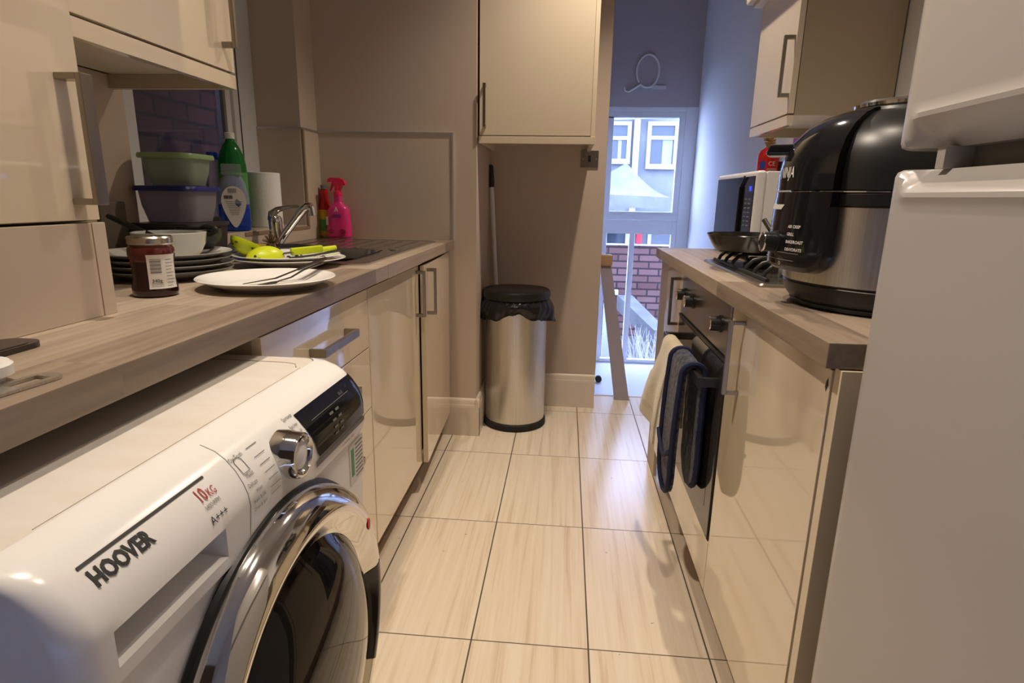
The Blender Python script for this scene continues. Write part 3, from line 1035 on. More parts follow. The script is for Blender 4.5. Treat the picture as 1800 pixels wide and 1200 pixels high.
vs = [[b.verts.new((d + corner(c), c, z)) for d, z in PROF] for c in scol]
for i in range(len(scol) - 1):
    for j in range(len(PROF) - 1):
        if scol[i] >= RS0 - 1e-6 and scol[i + 1] <= RS1 + 1e-6 and j == 1:
            continue
        b.faces.new((vs[i][j], vs[i + 1][j], vs[i + 1][j + 1], vs[i][j + 1]))
for i in (0, len(scol) - 1):      # sides of the fascia
    b.faces.new(list(vs[i]) + [b.verts.new((-0.12, scol[i], 0.85)), b.verts.new((-0.12, scol[i], 0.738))])
b.faces.new([v[0] for v in vs] + [b.verts.new((-0.12, HW, 0.738)), b.verts.new((-0.12, -HW, 0.738))])
# pocket
zt, zb = 0.785, 0.752
P = lambda d, s_, z: Vector((d, s_, z))
q = [P(.007, RS0, zt), P(.007, RS1, zt), P(.007, RS1, zb), P(.007, RS0, zb)]
k_ = [P(-.035, RS0 + .006, zt - .001), P(-.035, RS1 - .006, zt - .001), P(-.022, RS1 - .006, zb + .006), P(-.022, RS0 + .006, zb + .006)]
for i in range(4):
    j = (i + 1) % 4
    quadface(b, [q[i], q[j], k_[j], k_[i]])
quadface(b, k_)
bmesh.ops.remove_doubles(b, verts=b.verts[:], dist=0.0003)
fas = obj('fascia', b, 'white', wm, local=True, sharp=50)
b = NB()
top_ = lambda z_, g_: [Vector((-0.0745 + corner(c) * (1 if abs(c) < 1 else 1), c * (1 - g_), z_)) for c in scol] + [Vector((-0.595, HW * (1 - g_), z_)), Vector((-0.595, -HW * (1 - g_), z_))]
loft(b, [top_(0.735, 0), top_(0.842, 0), top_(0.847, 0.004), top_(0.850, 0.016)])
obj('top_lid', b, 'whitetop', wm, local=True, sharp=50)
b = NB()
tube(b, [(-0.078, -HW + .06, 0.8499), (-0.078, HW - .06, 0.8499)], 0.0007, 6)
tube(b, [(-0.085, HW - .06, 0.8499), (-0.095, HW - .042, 0.8499), (-0.115, HW - .036, 0.8499), (-0.59, HW - .034, 0.8499)], 0.0012, 6)
obj('lid_groove', b, 'seam', wm, local=True)
def wf(s0, z0, slope=0.0):
    def f(u, v):
        z = z0 + v
        return Vector((wd(z) + corner(s0 + u) + 0.0014, s0 + u, z))
    return f
b = NB()
grid(b, lambda u, v: wf(-0.259 + 0.158 * u, 0.8330 + 0.0018 * v)(0, 0), 20, 1)
text(b, 'HOOVER', 0.0158, wf(-0.2575, 0.8185), bold=0.0006)
text(b, 'A+++', 0.0115, wf(-0.131, 0.797))
obj('lettering', b, 'ink', fas, local=True)
b = NB()
text(b, '10', 0.016, wf(-0.128, 0.8185), bold=0.0001, sx=0.85)
text(b, 'KG', 0.0105, wf(-0.113, 0.8185), sx=0.85)
obj('weight_lettering', b, 'redink', fas, local=True)
b = NB()
text(b, '1400 RPM', 0.0058, wf(-0.128, 0.8110))
for z, w_, s0, t_ in ((0.829, .016, -0.040, 'One Touch'), (0.819, .010, -0.035, ''), (0.810, .012, -0.035, 'Mixed'), (0.801, .014, -0.041, 'Delicate'), (0.792, .012, -0.033, 'Wool'), (0.783, .016, -0.042, 'Hand & Silk'), (0.774, .014, -0.043, 'Drain & Spin')):
    s0 -= 0.018
    if t_:
        text(b, t_, 0.0062, wf(s0 - 0.002, z), sx=0.85)
    ln = 0.022
    s1 = -0.026
    grid(b, lambda u, v, s1=s1, z=z, ln=ln: wf(s1 + ln * u, z + 0.0018 + 0.0007 * v)(0, 0), 6, 1)
for z, t_ in ((0.829, 'Sportswear'), (0.819, 'Easy Iron'), (0.810, '14'), (0.801, '30'), (0.792, '44'), (0.783, '59')):
    text(b, t_, 0.0060, wf(0.076 if len(t_) < 3 else 0.062, z + 0.001), sx=0.85)
ic = [(0, 0), (0, .012), (.003, .015), (.010, .015), (.013, .012), (.013, 0), (0, 0)]
for (u0, v0), (u1, v1) in zip(ic, ic[1:]):
    p0, p1 = wf(-0.056, 0.8155)(u0, v0), wf(-0.056, 0.8155)(u1, v1)
    tube(b, [p0, p1], 0.0004, 4)
obj('small_print', b, 'greyink', fas, local=True)
b = NB()
for s in (-0.058, ):
    tube(b, [(wd(z) + 0.0002, s - (0.848 - z) * 0.16, z) for z in (0.848, 0.842, 0.834, 0.822, 0.809, 0.797, 0.785, 0.76, 0.74)], 0.0006, 5)
obj('drawer_seam', b, 'seam', fas, local=True)
# programme dial
b = NB()
cz, cs = 0.799, 0.033
lathe(b, [(0.0315, -0.012), (0.0315, 0.003), (0.0300, 0.006), (0.0290, 0.018), (0.0270, 0.0215), (0.0245, 0.022), (0.0225, 0.0195), (0.0205, 0.015), (0.0195, 0.0145)], (0.0, cs, cz), 40, 'x')
dl = obj('dial', b, 'chrome', wm, local=True)
obj('dial_cap', lathe(NB(), [(0.0195, 0.0145), (0.017, 0.018), (0.010, 0.0205), (0, 0.0213)], (0.0, cs, cz), 32, 'x'), 'white', dl, local=True)
# display panel
b = NB()
def disp(u, v):
    s = 0.088 + 0.016 * (1 - v) ** 2 + u * (0.288 - 0.088 - 0.016 * (1 - v) ** 2)
    z = 0.764 + 0.066 * v
    return Vector((wd(z) + corner(s) + 0.0016, s, z))
grid(b, disp, 16, 14)
dp = obj('display', b, 'blackgloss', wm, local=True)
b = NB()
for k in range(4):
    for m_ in range(2):
        grid(b, lambda u, v, k=k, m_=m_: wf(0.158 + m_ * 0.02 + 0.012 * u, 0.774 + 0.010 * k + 0.0035 * v)(0, 0) + Vector((.0012, 0, 0)), 2, 1)
grid(b, lambda u, v: wf(0.11 + 0.13 * u, 0.814 + 0.0008 * v)(0, 0) + Vector((.0012, 0, 0)), 8, 1)
text(b, 'Wi-Fi', 0.007, lambda u, v: wf(0.21, 0.816)(u, v) + Vector((.0012, 0, 0)))
obj('button_marks', b, 'greyink', dp, local=True)
b = NB()
grid(b, lambda u, v: wf(0.092 + 0.185 * u, 0.7525 + 0.0085 * v)(0, 0) + Vector((.0004, 0, 0)), 8, 1)
obj('button_strip', b, 'gasket', wm, local=True)
b = NB()
text(b, 'DYNAMIC NEXT', 0.008, lambda u, v: Vector((0.0065, 0.19 + u, 0.7415 + v)), sx=0.8)
obj('model_lettering', b, 'redink', fas, local=True)
# energy sticker
b = NB()
box(b, 0.0, 0.0008, 0.225, 0.285, 0.655, 0.725)
st = obj('sticker', b, 'label', wm, local=True)
obj('sticker_bar', BX(0.0008, 0.0014, 0.232, 0.243, 0.668, 0.715), 'greensticker', st, local=True)
b = NB()
for k in range(9):
    box(b, 0.0008, 0.0012, 0.25, 0.28, 0.661 + k * 0.007, 0.663 + k * 0.007)
obj('sticker_print', b, 'greyink', st, local=True)
# door
DC = (0.0, -0.010, 0.497)
b = NB()
lathe(b, [(0.252, 0.0), (0.255, 0.010), (0.254, 0.022), (0.246, 0.036), (0.232, 0.046), (0.222, 0.0475), (0.214, 0.046), (0.196, 0.034), (0.188, 0.031)], DC, 96, 'x')
dr = obj('door', b, 'chrome', wm, local=True, sharp=60)
b = NB()
lathe(b, [(0.189, 0.030), (0.180, 0.036), (0.16, 0.050), (0.125, 0.062), (0.08, 0.069), (0.04, 0.0715), (0, 0.072)], DC, 80, 'x')
obj('door_glass', b, 'darkglass', dr, local=True)
b = NB()
lathe(b, [(0.256, 0.0), (0.261, 0.004), (0.259, 0.010), (0.2545, 0.0115)], DC, 96, 'x')
obj('door_seal', b, 'black', dr, local=True)
b = NB()
lathe(b, [(0.1905, 0.0318), (0.199, 0.037), (0.214, 0.0468), (0.222, 0.0482), (0.230, 0.0472), (0.236, 0.0438)], DC, 24, 'x', R(-34), R(8))
obj('door_grip', b, 'blackgloss', dr, local=True)
obj('door_mark', lathe(NB(), [(0.0065, 0.046), (0.0065, 0.0485), (0, 0.0488)], (0.0, -0.010 + 0.222 * math.cos(R(34)), 0.497 + 0.222 * math.sin(R(34))), 16, 'x', sx=0.8, sy=1.5), 'redpaint', dr, local=True)
for s in (-1, 1):
    obj('foot', lathe(NB(), [(0.02, 0), (0.02, 0.013), (0, 0.013)], (-0.05, s * 0.25, 0), 16), 'rubber', wm, local=True)
    obj('foot', lathe(NB(), [(0.02, 0), (0.02, 0.013), (0, 0.013)], (-0.54, s * 0.25, 0), 16), 'rubber', wm, local=True)

# ------------------------------------------------------------------ things on the left worktop
# jam jar
def jar_prof(r):
    return r
JC = (-0.765, 1.035, WT)
jj = thing('jam_jar', 'part-used jar of dark red jam with silver lid on the left worktop', 'jar', JC)
b = NB()
lathe(b, [(0, 0), (0.033, 0), (0.037, .003), (0.0385, .008), (0.0385, .017), (0.036, .026), (0.0345, .036), (0.0345, .050), (0.036, .066)], JC, 40)
obj('jam', b, 'jam', jj)
b = NB()
lathe(b, [(0.036, .066), (0.0388, .078), (0.0385, .088), (0.035, .094), (0.0325, .097)], JC, 40)
obj('glass', b, 'jamtop', jj)
b = NB()
lathe(b, [(0.0325, .096), (0.0372, .0965), (0.0378, .099), (0.0372, .102), (0.0376, .108), (0.0355, .111), (0.031, .1105), (0.0295, .1095), (0, .1095)], JC, 40)
obj('lid', b, 'lid', jj)
def jar_pt(ang, z, dr=0.0006):
    pr_ = [(0.0385, .008), (0.0385, .017), (0.036, .026), (0.0345, .036), (0.0345, .050), (0.036, .066), (0.0388, .078), (0.0385, .088)]
    r = 0.036
    for (r0, z0_), (r1, z1_) in zip(pr_, pr_[1:]):
        if z0_ <= z <= z1_:
            r = r0 + (r1 - r0) * (z - z0_) / (z1_ - z0_)
    r = max(r, 0.0372) + dr
    return Vector((JC[0] + r * math.cos(ang), JC[1] + r * math.sin(ang), JC[2] + z))
b = NB()
grid(b, lambda u, v: jar_pt(R(-68 + 78 * u), 0.017 + 0.062 * v), 16, 10)
jl = obj('label', b, 'label', jj)
b = NB()
for k in range(12):
    z = 0.046 + k * 0.0022
    grid(b, lambda u, v, z=z, k=k: jar_pt(R(-61 + 27 * u), z + (0.0008 + 0.0006 * (k % 3 == 0)) * v, 0.001), 6, 1)
def jt(a0, z0):
    return lambda u, v: jar_pt(R(a0) + u / 0.0378, z0 + v, 0.001)
text(b, '340g', 0.0085, jt(-60, 0.029), bold=0.0002)
for k in range(3):
    grid(b, lambda u, v, k=k: jar_pt(R(-62 + 30 * u), 0.021 + k * 0.003 + 0.0006 * v, 0.001), 6, 1)
for k in range(9):
    grid(b, lambda u, v, k=k: jar_pt(R(-22 + 28 * (u * (0.6 + 0.4 * ((k * 7) % 5) / 5))), 0.021 + k * 0.006 + 0.0009 * v, 0.001), 6, 1)
obj('print', b, 'greyink', jl)

def plate(name, label, c, r, mats, group=None, tall=0.022):
    t = thing(name, label, 'plate', c, group=group)
    k = r / 0.14
    bm = NB()
    h = tall
    lathe(bm, [(0, .003), (0.080 * k, .003), (0.086 * k, 0.0), (0.090 * k, 0.0), (0.093 * k, .003), (0.118 * k, h * .55), (0.1385 * k, h * .95), (0.140 * k, h), (0.1385 * k, h + .0012)], c, 64)
    o1 = obj('underside', bm, mats[0], t)
    bm = NB()
    lathe(bm, [(0.1385 * k, h + .0012), (0.134 * k, h), (0.116 * k, h * .62), (0.095 * k, .0062), (0.085 * k, .005), (0, .005)], c, 64)
    obj('top', bm, mats[1], t)
    return t

p1 = plate('dinner_plate', 'clean white dinner plate with knife and fork at the front of the left worktop', (-0.617, 1.175, WT), 0.137, ('porcelain', 'porcelain'))
# cutlery on the plate
ck = thing('table_knife', 'steel table knife lying on the front white plate', 'knife', (-0.63, 1.17, WT + .006))
b = NB()
tube(b, [(-0.655, 1.145, WT + .009), (-0.615, 1.205, WT + .014), (-0.585, 1.25, WT + .0285)], [0.003, 0.005, 0.0048], 10, flat=0.25)
obj('blade', b, 'cutlery', ck)
obj('handle', tube(NB(), [(-0.585, 1.25, WT + .0285), (-0.545, 1.31, WT + .048)], [0.0055, 0.0065], 10, flat=0.6), 'cutlery', ck)
cf = thing('fork', 'steel fork beside the knife on the front white plate', 'fork', (-0.60, 1.19, WT + .008))
b = NB()
tube(b, [(-0.60, 1.185, WT + .0105), (-0.585, 1.215, WT + .0155), (-0.57, 1.245, WT + .0285), (-0.545, 1.29, WT + .040)], [0.003, 0.0032, 0.0036, 0.0052], 10, flat=0.5)
obj('handle', b, 'cutlery', cf)
b = NB()
for k in range(4):
    o_ = Vector((-0.0075 + k * 0.005, 0.0035 - k * 0.0025, 0))
    tube(b, [Vector((-0.60, 1.185, WT + .0105)), Vector((-0.605, 1.175, WT + .009)) + o_, Vector((-0.617, 1.143, WT + .008)) + o_], [0.0016, 0.0016, 0.0008], 6)
obj('tines', b, 'cutlery', cf)

# two stacked side plates with the lime utensils
pA = plate('side_plate', 'lower of the two white plates stacked by the sink', (-0.74, 1.54, WT + .0075), 0.145, ('porcelain', 'porcelain'), tall=0.016)
pB = plate('side_plate', 'upper of the two white plates by the sink, scattered with food scraps', (-0.745, 1.535, WT + .0165), 0.138, ('porcelain', 'porcelain'), tall=0.016)
zp = WT + .0215
# lime scoops
def scoop(name, label, c, rx, ry, rz, tilt, az):
    t = thing(name, label, 'scoop', c)
    bm = NB()
    def f(u, v):
        th = 2 * PI * u
        ph = (PI / 2) * v
        p = Vector((rx * math.cos(th) * math.sin(ph + .001), ry * math.sin(th) * math.sin(ph + .001), rz * (1 - math.cos(ph))))
        return p
    grid(bm, f, 36, 12, closed_u=True)
    bmesh.ops.remove_doubles(bm, verts=bm.verts[:], dist=0.0002)
    thicken(bm, 0.003)
    mt = Matrix.Translation(c) @ Matrix.Rotation(az, 4, 'Z') @ Matrix.Rotation(tilt, 4, 'Y')
    bm.transform(mt)
    obj('cup', bm, 'lime', t)
    bm = NB()
    rnd = random.Random(len(label))
    for k in range(7):
        th, ph = rnd.uniform(0, 6.28), rnd.uniform(0.5, 1.3)
        p = Vector((rx * .94 * math.cos(th) * math.sin(ph), ry * .94 * math.sin(th) * math.sin(ph), rz * (1 - math.cos(ph)) + 0.003))
        q_ = mt @ p
        s = rnd.uniform(0.003, 0.007)
        lathe(bm, [(0, -0.002), (s, -0.001), (s * .7, 0.003), (0, 0.004)], q_, 8)
    obj('food_scraps', bm, 'food', t)['kind'] = 'stuff'
    return t
scoop('lime_scoop', 'lime green plastic scoop lying open at the left of the sink plates', (-0.845, 1.50, zp + .007), 0.052, 0.038, 0.034, R(28), R(60))
scoop('lime_scoop', 'lime green plastic scoop in the middle of the scrap plate, rim down', (-0.775, 1.465, zp + .036), 0.050, 0.034, -0.034, R(180) * 0 + R(-6), R(50))
kn = thing('lime_knife', 'kitchen knife with a thick lime green handle across the scrap plate', 'knife', (-0.70, 1.55, zp + .02))
b = NB()
obox(b, (-0.690, 1.535, zp + .022), (0.033, 0.026, 0.003), (-0.006, 0.008, 0), (0, 0, 0.0095), 0.004)
obj('handle', b, 'lime', kn)
b = NB()
obox(b, (-0.747, 1.49, zp + .014), (0.028, 0.022, 0.004), (-0.008, 0.010, 0), (0, 0, 0.001), 0.0005)
obj('blade', b, 'cutlery', kn)
b = NB()
tube(b, [(-0.70, 1.60, zp + .016), (-0.66, 1.66, zp + .019)], [0.007, 0.0075], 10)
sp_ = thing('lime_peeler', 'small lime green handled peeler at the back of the scrap plate', 'peeler', (-0.68, 1.63, zp + .01))
obj('handle', b, 'lime', sp_)
obj('blade', tube(NB(), [(-0.70, 1.60, zp + .016), (-0.75, 1.56, zp + .012)], [0.003, 0.005], 8, flat=0.3), 'cutlery', sp_)
b = NB()
tube(b, [(-0.70, 1.455, zp + .008), (-0.66, 1.51, zp + .012), (-0.615, 1.575, zp + .02)], [0.006, 0.005, 0.007], 10, flat=0.5)
single('black_spoon', b, 'black', 'black plastic spoon handle lying on the scrap plate', 'spoon')
b = NB()
rnd = random.Random(3)
for k in range(38):
    a_, r_ = rnd.uniform(0, 6.28), rnd.uniform(0.02, 0.115)
    c_ = (-0.745 + r_ * math.cos(a_), 1.535 + r_ * math.sin(a_), zp + (0.0 if r_ < .085 else (r_ - .085) * 0.28))
    s = rnd.uniform(0.002, 0.006)
    lathe(b, [(0, 0), (s, 0.0004), (s * .8, 0.003), (0, 0.004)], c_, 7)
fs = single('food_scraps', b, 'food', 'dark green and black food scraps strewn over the upper plate', 'scraps')
fs['kind'] = 'stuff'

# grey plate stack with bowl
GC = (-0.905, 1.275)
labs = ['lowest of the grey dinner plates stacked behind the jam jar', 'second grey dinner plate from the bottom of the stack', 'third grey dinner plate from the bottom of the stack', 'topmost grey dinner plate with orange sauce under the bowl']
for k in range(4):
    pl = plate('grey_plate', labs[k], (GC[0] + 0.003 * (k % 2), GC[1] - 0.002 * k, WT + 0.0125 * k), 0.137, ('greyplate', 'platetop' if k == 3 else 'greyplate'), group='grey dinner plates stacked on the left worktop', tall=0.022)
zt = WT + 0.0375 + 0.0052
b = NB()
lathe(b, [(0, 0), (0.020, 0.0002), (0.028, .001), (0.024, .0022), (0, .003)], (GC[0] + 0.085, GC[1] + 0.02, zt + .0005), 18, sx=1.2)
single('sauce_smear', b, 'sauce', 'smear of orange sauce on the topmost grey plate', 'food')
bw = thing('bowl', 'deep pale grey bowl with an embossed oval on the plate stack', 'bowl', (-0.865, 1.245, zt))
c_ = (-0.872, 1.245, zt)
b = NB()
lathe(b, [(0, .002), (0.038, .002), (0.041, 0), (0.045, .002), (0.060, .016), (0.070, .036), (0.0735, .058), (0.0742, .0605), (0.0725, .0615), (0.071, .059), (0.067, .036), (0.055, .014), (0.04, .008), (0, .008)], c_, 56)
obj('shell', b, 'greybowl', bw)
b = NB()
def bowl_pt(a_, z):
    r = 0.062 + (z - 0.018) * 0.29
    return Vector((c_[0] + (r + .0008) * math.cos(a_), c_[1] + (r + .0008) * math.sin(a_), c_[2] + z))
tube(b, [bowl_pt(R(-58 + 14 * math.cos(t)), 0.040 + 0.0085 * math.sin(t)) for t in [2 * PI * k / 28 for k in range(28)]], 0.0009, 6, closed=True)
obj('embossed_oval', b, 'greybowl', bw)
# ladle across the bowl
ld = thing('ladle', 'black plastic ladle resting across the grey bowl', 'ladle', (-0.9, 1.27, zt + .06))
b = NB()
tube(b, [(-1.055, 1.30, zt + .090), (-1.0, 1.285, zt + .073), (-0.945, 1.268, zt + .057), (-0.91, 1.262, zt + .045)], [0.006, 0.0065, 0.006, 0.005], 10)
obj('handle', b, 'black', ld)
obj('cup', lathe(NB(), [(0, 0), (0.018, .002), (0.028, .012), (0.030, .022), (0.0285, .022), (0.026, .012), (0, .004)], (-0.885, 1.255, zt + .02), 24), 'black', ld)
pn = thing('black_strainer', 'black plastic strainer with a looped handle behind the grey bowl', 'strainer', (-0.85, 1.37, zt))
b = NB()
tube(b, [(-0.842 + 0.018 * math.cos(t), 1.345, zt + .060 + 0.009 * math.sin(t)) for t in [2 * PI * k / 20 for k in range(20)]], 0.006, 8, closed=True)
obj('loop', b, 'black', pn)
obj('handle', tube(NB(), [(-0.86, 1.345, zt + .060), (-0.93, 1.35, zt + .062)], [0.007, 0.006], 8), 'black', pn)
obj('basket', lathe(NB(), [(0.02, 0.0), (0.045, .02), (0.052, .05), (0.05, .05), (0.043, .022), (0.02, .003)], (-0.885, 1.375, zt + 0.013), 24), 'black', pn)

# dark dish box with the plastic tubs stacked on it
dbx = thing('dish_box', 'dark brown plastic washing-up box behind the bowl', 'box', (-1.0, 1.5, WT))
b = NB()
loft(b, [[Vector((u, v, WT)) for u, v in rrect(-1.075, -0.94, 1.405, 1.585, 0.015, 4)], [Vector((u, v, WT + .104)) for u, v in rrect(-1.083, -0.932, 1.397, 1.593, 0.018, 4)]])
obj('body', b, 'brownbox', dbx)
b = NB()
loft(b, [[Vector((u, v, WT + .104)) for u, v in rrect(-1.087, -0.928, 1.393, 1.597, 0.02, 4)], [Vector((u, v, WT + .113)) for u, v in rrect(-1.087, -0.928, 1.393, 1.597, 0.02, 4)]])
obj('rim', b, 'brownbox', dbx)
zb_ = WT + .1145
def tub(name, label, c, sx, sy, h, z, body, lid, flare=0.012, full=True):
    t = thing(name, label, 'food container', (c[0], c[1], z))
    bm = NB()
    sec = lambda k, zz: [Vector((c[0] + u, c[1] + v, zz)) for u, v in rrect(-sx - k, sx + k, -sy - k, sy + k, 0.035, 6)]
    loft(bm, [sec(-flare, z), sec(-flare * .3, z + h * .5), sec(0, z + h)], cap1=False)
    obj('body', bm, body, t)
    bm = NB()
    loft(bm, [sec(0.0, z + h - .006), sec(0.007, z + h - .006), sec(0.008, z + h), sec(0.006, z + h + .006), sec(-0.004, z + h + .007), sec(-0.006, z + h + .004)])
    obj('lid', bm, lid, t)
    return t
tub('plastic_tub', 'clear plastic tub with navy blue lid on the dark box', (-1.012, 1.50), 0.077, 0.072, 0.083, zb_, 'tub', 'bluelid')
tub('plastic_tub', 'cloudy plastic tub with sage green lid, topmost of the stack', (-1.010, 1.505), 0.067, 0.064, 0.072, zb_ + .0915, 'tubgreen', 'greenlid')
b = NB()
obox(b, (-1.077, 1.35, WT + .105), (0.004, 0, 0.012), (0, 0.028, 0), (-0.006, 0, 0.055), 0.002)
single('tray_lid', BX(-1.086, -1.074, 1.30, 1.385, WT, WT + .165, 0.004), 'greyboard', 'taupe plastic board leaning by the packets', 'board')
b.free()
pk = thing('food_packet', 'tall pale and ochre food packet behind the tall cupboard', 'packet', (-1.06, 1.2, WT))
obj('lower_wrap', BX(-1.088, -1.035, 1.14, 1.25, WT, WT + .115, 0.008), 'kraft', pk)
obj('upper_wrap', BX(-1.086, -1.037, 1.142, 1.248, WT + .113, WT + .285, 0.008), 'packet', pk)
b = NB()
for k in range(4):
    box(b, -1.035, -1.0345, 1.17, 1.235, WT + .05 + k * .012, WT + .054 + k * .012)
box(b, -1.037, -1.0362, 1.18, 1.225, WT + .18, WT + .20)
tube(b, [(-1.0365, 1.195, WT + .235), (-1.0365, 1.21, WT + .215), (-1.0365, 1.22, WT + .205)], [0.004, 0.009, 0.004], 8, flat=0.1)
obj('print', b, 'ink', pk)
b = NB()
lathe(b, [(0, 0), (0.016, .003), (0.021, .016), (0.018, .028), (0.006, .032), (0, .030)], (-1.06, 1.115, WT), 20)
single('red_pepper', b, 'red', 'small dark red fruit beside the ochre packet', 'fruit')

# bottles on the ledge
LZ = WZ0 + 0.0042
def bottle(name, label, c, prof, mat, cap, group=None, seg=36, sx=1.0, sy=1.0):
    t = thing(name, label, 'bottle', c, group=group)
    obj('body', lathe(NB(), prof, c, seg, sx=sx, sy=sy), mat, t)
    obj('cap', lathe(NB(), cap[0], c, 24), cap[1], t)
    return t
gp = [(0, 0), (0.040, 0), (0.047, .008), (0.047, .20), (0.046, .225), (0.040, .258), (0.027, .288), (0.016, .303), (0.0145, .312), (0, .312)]
cp = ([(0.0155, .312), (0.0165, .313), (0.0165, .332), (0.014, .334), (0, .334)], 'label')
g1 = bottle('green_bottle', 'green fizzy drink bottle with pale cap, nearer one on the window ledge', (-1.194, 2.088, LZ), gp, 'greenbottle', cp)
obj('wrap_label', lathe(NB(), [(0.0474, .10), (0.0476, .102), (0.0476, .196), (0.0474, .198)], (-1.194, 2.088, LZ), 36), 'greenprint', g1)
g2 = bottle('green_bottle', 'green fizzy drink bottle half hidden behind the other one on the window ledge', (-1.249, 2.172, LZ), [(r, z * .95) for r, z in gp], 'greenbottle', ([(r, z - .0156) for r, z in cp[0]], 'label'))
bottle('water_bottle', 'small clear bottle with blue cap beside the green bottles', (-1.271, 2.098, LZ), [(0, 0), (0.024, 0), (0.027, .006), (0.027, .17), (0.024, .20), (0.014, .235), (0.012, .245), (0, .245)], 'clearplastic', ([(0.017, .243), (0.0195, .245), (0.0195, .266), (0.017, .268), (0, .268)], 'bluecap'))
# washing-up liquid
sc = (-1.135, 1.975, LZ)
so = thing('washing_up_liquid', 'clear squeezy bottle of blue washing-up liquid with an oval white label', 'bottle', sc)
def soap(zs):
    pr_ = [(0, .040, .022), (.004, .047, .027), (.03, .050, .029), (.09, .0495, .029), (.13, .046, .027), (.16, .040, .024), (.178, .032, .020), (.185, .028, .018)]
    secs = []
    az = R(-30)
    for z, rx, ry in pr_:
        if zs[0] <= z <= zs[1]:
            ring = []
            for k in range(36):
                t_ = 2 * PI * k / 36
                ct, st_ = math.cos(t_), math.sin(t_)
                x = rx * math.copysign(abs(ct) ** .8, ct)
                y = ry * math.copysign(abs(st_) ** .8, st_)
                ring.append(Vector((sc[0] + x * math.cos(-az + 0) * 1 - y * math.sin(-az), sc[1] + x * math.sin(-az) + y * math.cos(-az), sc[2] + z)))
            secs.append(ring)
    return secs
obj('lower_body', loft(NB(), soap((0, .09))), 'soapblue', so)
obj('upper_body', loft(NB(), soap((.09, .2))), 'soapclear', so)
az = R(30)
ex, ey = Vector((math.cos(az), math.sin(az), 0)), Vector((math.sin(az), -math.cos(az), 0))
b = NB()
obox(b, Vector(sc) + Vector((0, 0, .203)), ex * .031, ey * .02, Vector((0, 0, .019)), 0.004)
obj('cap', b, 'clearplastic', so)
b = NB()
poly = []
for k in range(40):
    t_ = 2 * PI * k / 40
    w_ = math.sin(t_)
    poly.append((0.039 * math.cos(t_) * (1.0 if w_ > 0 else (1 + 0.25 * w_) * (1 - 0.3 * w_ * w_)), 0.098 + (0.052 if w_ > 0 else 0.085) * w_))
prism(b, poly, lambda u, v, t_: Vector(sc) + ex * u + ey * (t_ + 0.0022 - 0.007 * (u / .039) ** 2) + Vector((0, 0, v)), .0285, .0305)
sl = obj('label', b, 'label', so)
b = NB()
P_ = lambda u, v: Vector(sc) + ex * u + ey * (.0334 - 0.007 * (u / .039) ** 2) + Vector((0, 0, v))
for k in range(12):
    u = -0.016 + k * 0.0022
    quadface(b, [P_(u, .127), P_(u + .0012, .127), P_(u + .0012, .142), P_(u, .142)])
for (u, w_) in ((-.030, .014), (-.015, .012)):
    quadface(b, [P_(u, .108), P_(u + w_, .108), P_(u + w_, .119), P_(u, .119)])
for k in range(8):
    w_ = .052 - k * .004
    z = .098 - k * .006
    quadface(b, [P_(-w_ / 2, z), P_(w_ / 2, z), P_(w_ / 2, z + .0014), P_(-w_ / 2, z + .0014)])
obj('print', b, 'greyink', sl)
# kitchen roll
pr_c = (-1.178, 2.268, LZ)
kr = thing('kitchen_roll', 'white kitchen paper roll standing by the window reveal', 'paper roll', pr_c)
b = NB()
lathe(b, [(0.020, 0), (0.062, 0), (0.0635, .002), (0.0635, .203), (0.062, .205), (0.020, .205), (0.019, .203), (0.019, .002), (0.020, 0)], pr_c, 48)
obj('paper', b, 'paper', kr)
b = NB()
lathe(b, [(0.0185, .001), (0.0185, .2055), (0.017, .2055), (0.017, .001)], pr_c, 24)
obj('core', b, 'kraft', kr)

# sponge, cloth and bristle brush by the tap
b = NB()
box(b, -1.045, -0.975, 1.78, 1.86, WT + .0055, WT + .030, 0.006)
single('sponge', b, 'sponge', 'yellow sponge at the back edge of the sink', 'sponge')
b = NB()
def cl(u, v):
    x, y = -1.055 + .09 * u, 1.71 + .09 * v
    return Vector((x, y, WT + .012 + .045 * math.sin(PI * u) * math.sin(PI * v) + .006 * math.sin(11 * u + 5 * v)))
grid(b, cl, 18, 18)
thicken(b, 0.003)
single('dishcloth', b, 'cloth', 'crumpled grey-blue dishcloth behind the lime scoop', 'cloth')
br = thing('scrubbing_brush', 'round brown bristle scrubbing brush by the tap', 'brush', (-0.985, 1.885, WT + .005))
b = NB()
for k in range(90):
    a_, e_ = random.uniform(0, 6.28), random.uniform(0.05, 1.45)
    d_ = Vector((math.cos(a_) * math.cos(e_), math.sin(a_) * math.cos(e_), math.sin(e_)))
    c0 = Vector((-0.968, 1.885, WT + .028))
    tube(b, [c0 + d_ * .006, c0 + d_ * .032], [0.0014, 0.0006], 4)
bs = obj('bristles', b, 'bristle', br)
bs['kind'] = 'stuff'
obj('head', lathe(NB(), [(0, 0), (0.014, .002), (0.018, .012), (0.013, .024), (0, .026)], (-0.968, 1.885, WT + .0055), 18), 'bristle', br)
obj('handle', tube(NB(), [(-0.955, 1.89, WT + .02), (-0.90, 1.93, WT + .02), (-0.85, 1.97, WT + .013)], [0.006, 0.007, 0.005], 10), 'black', br)

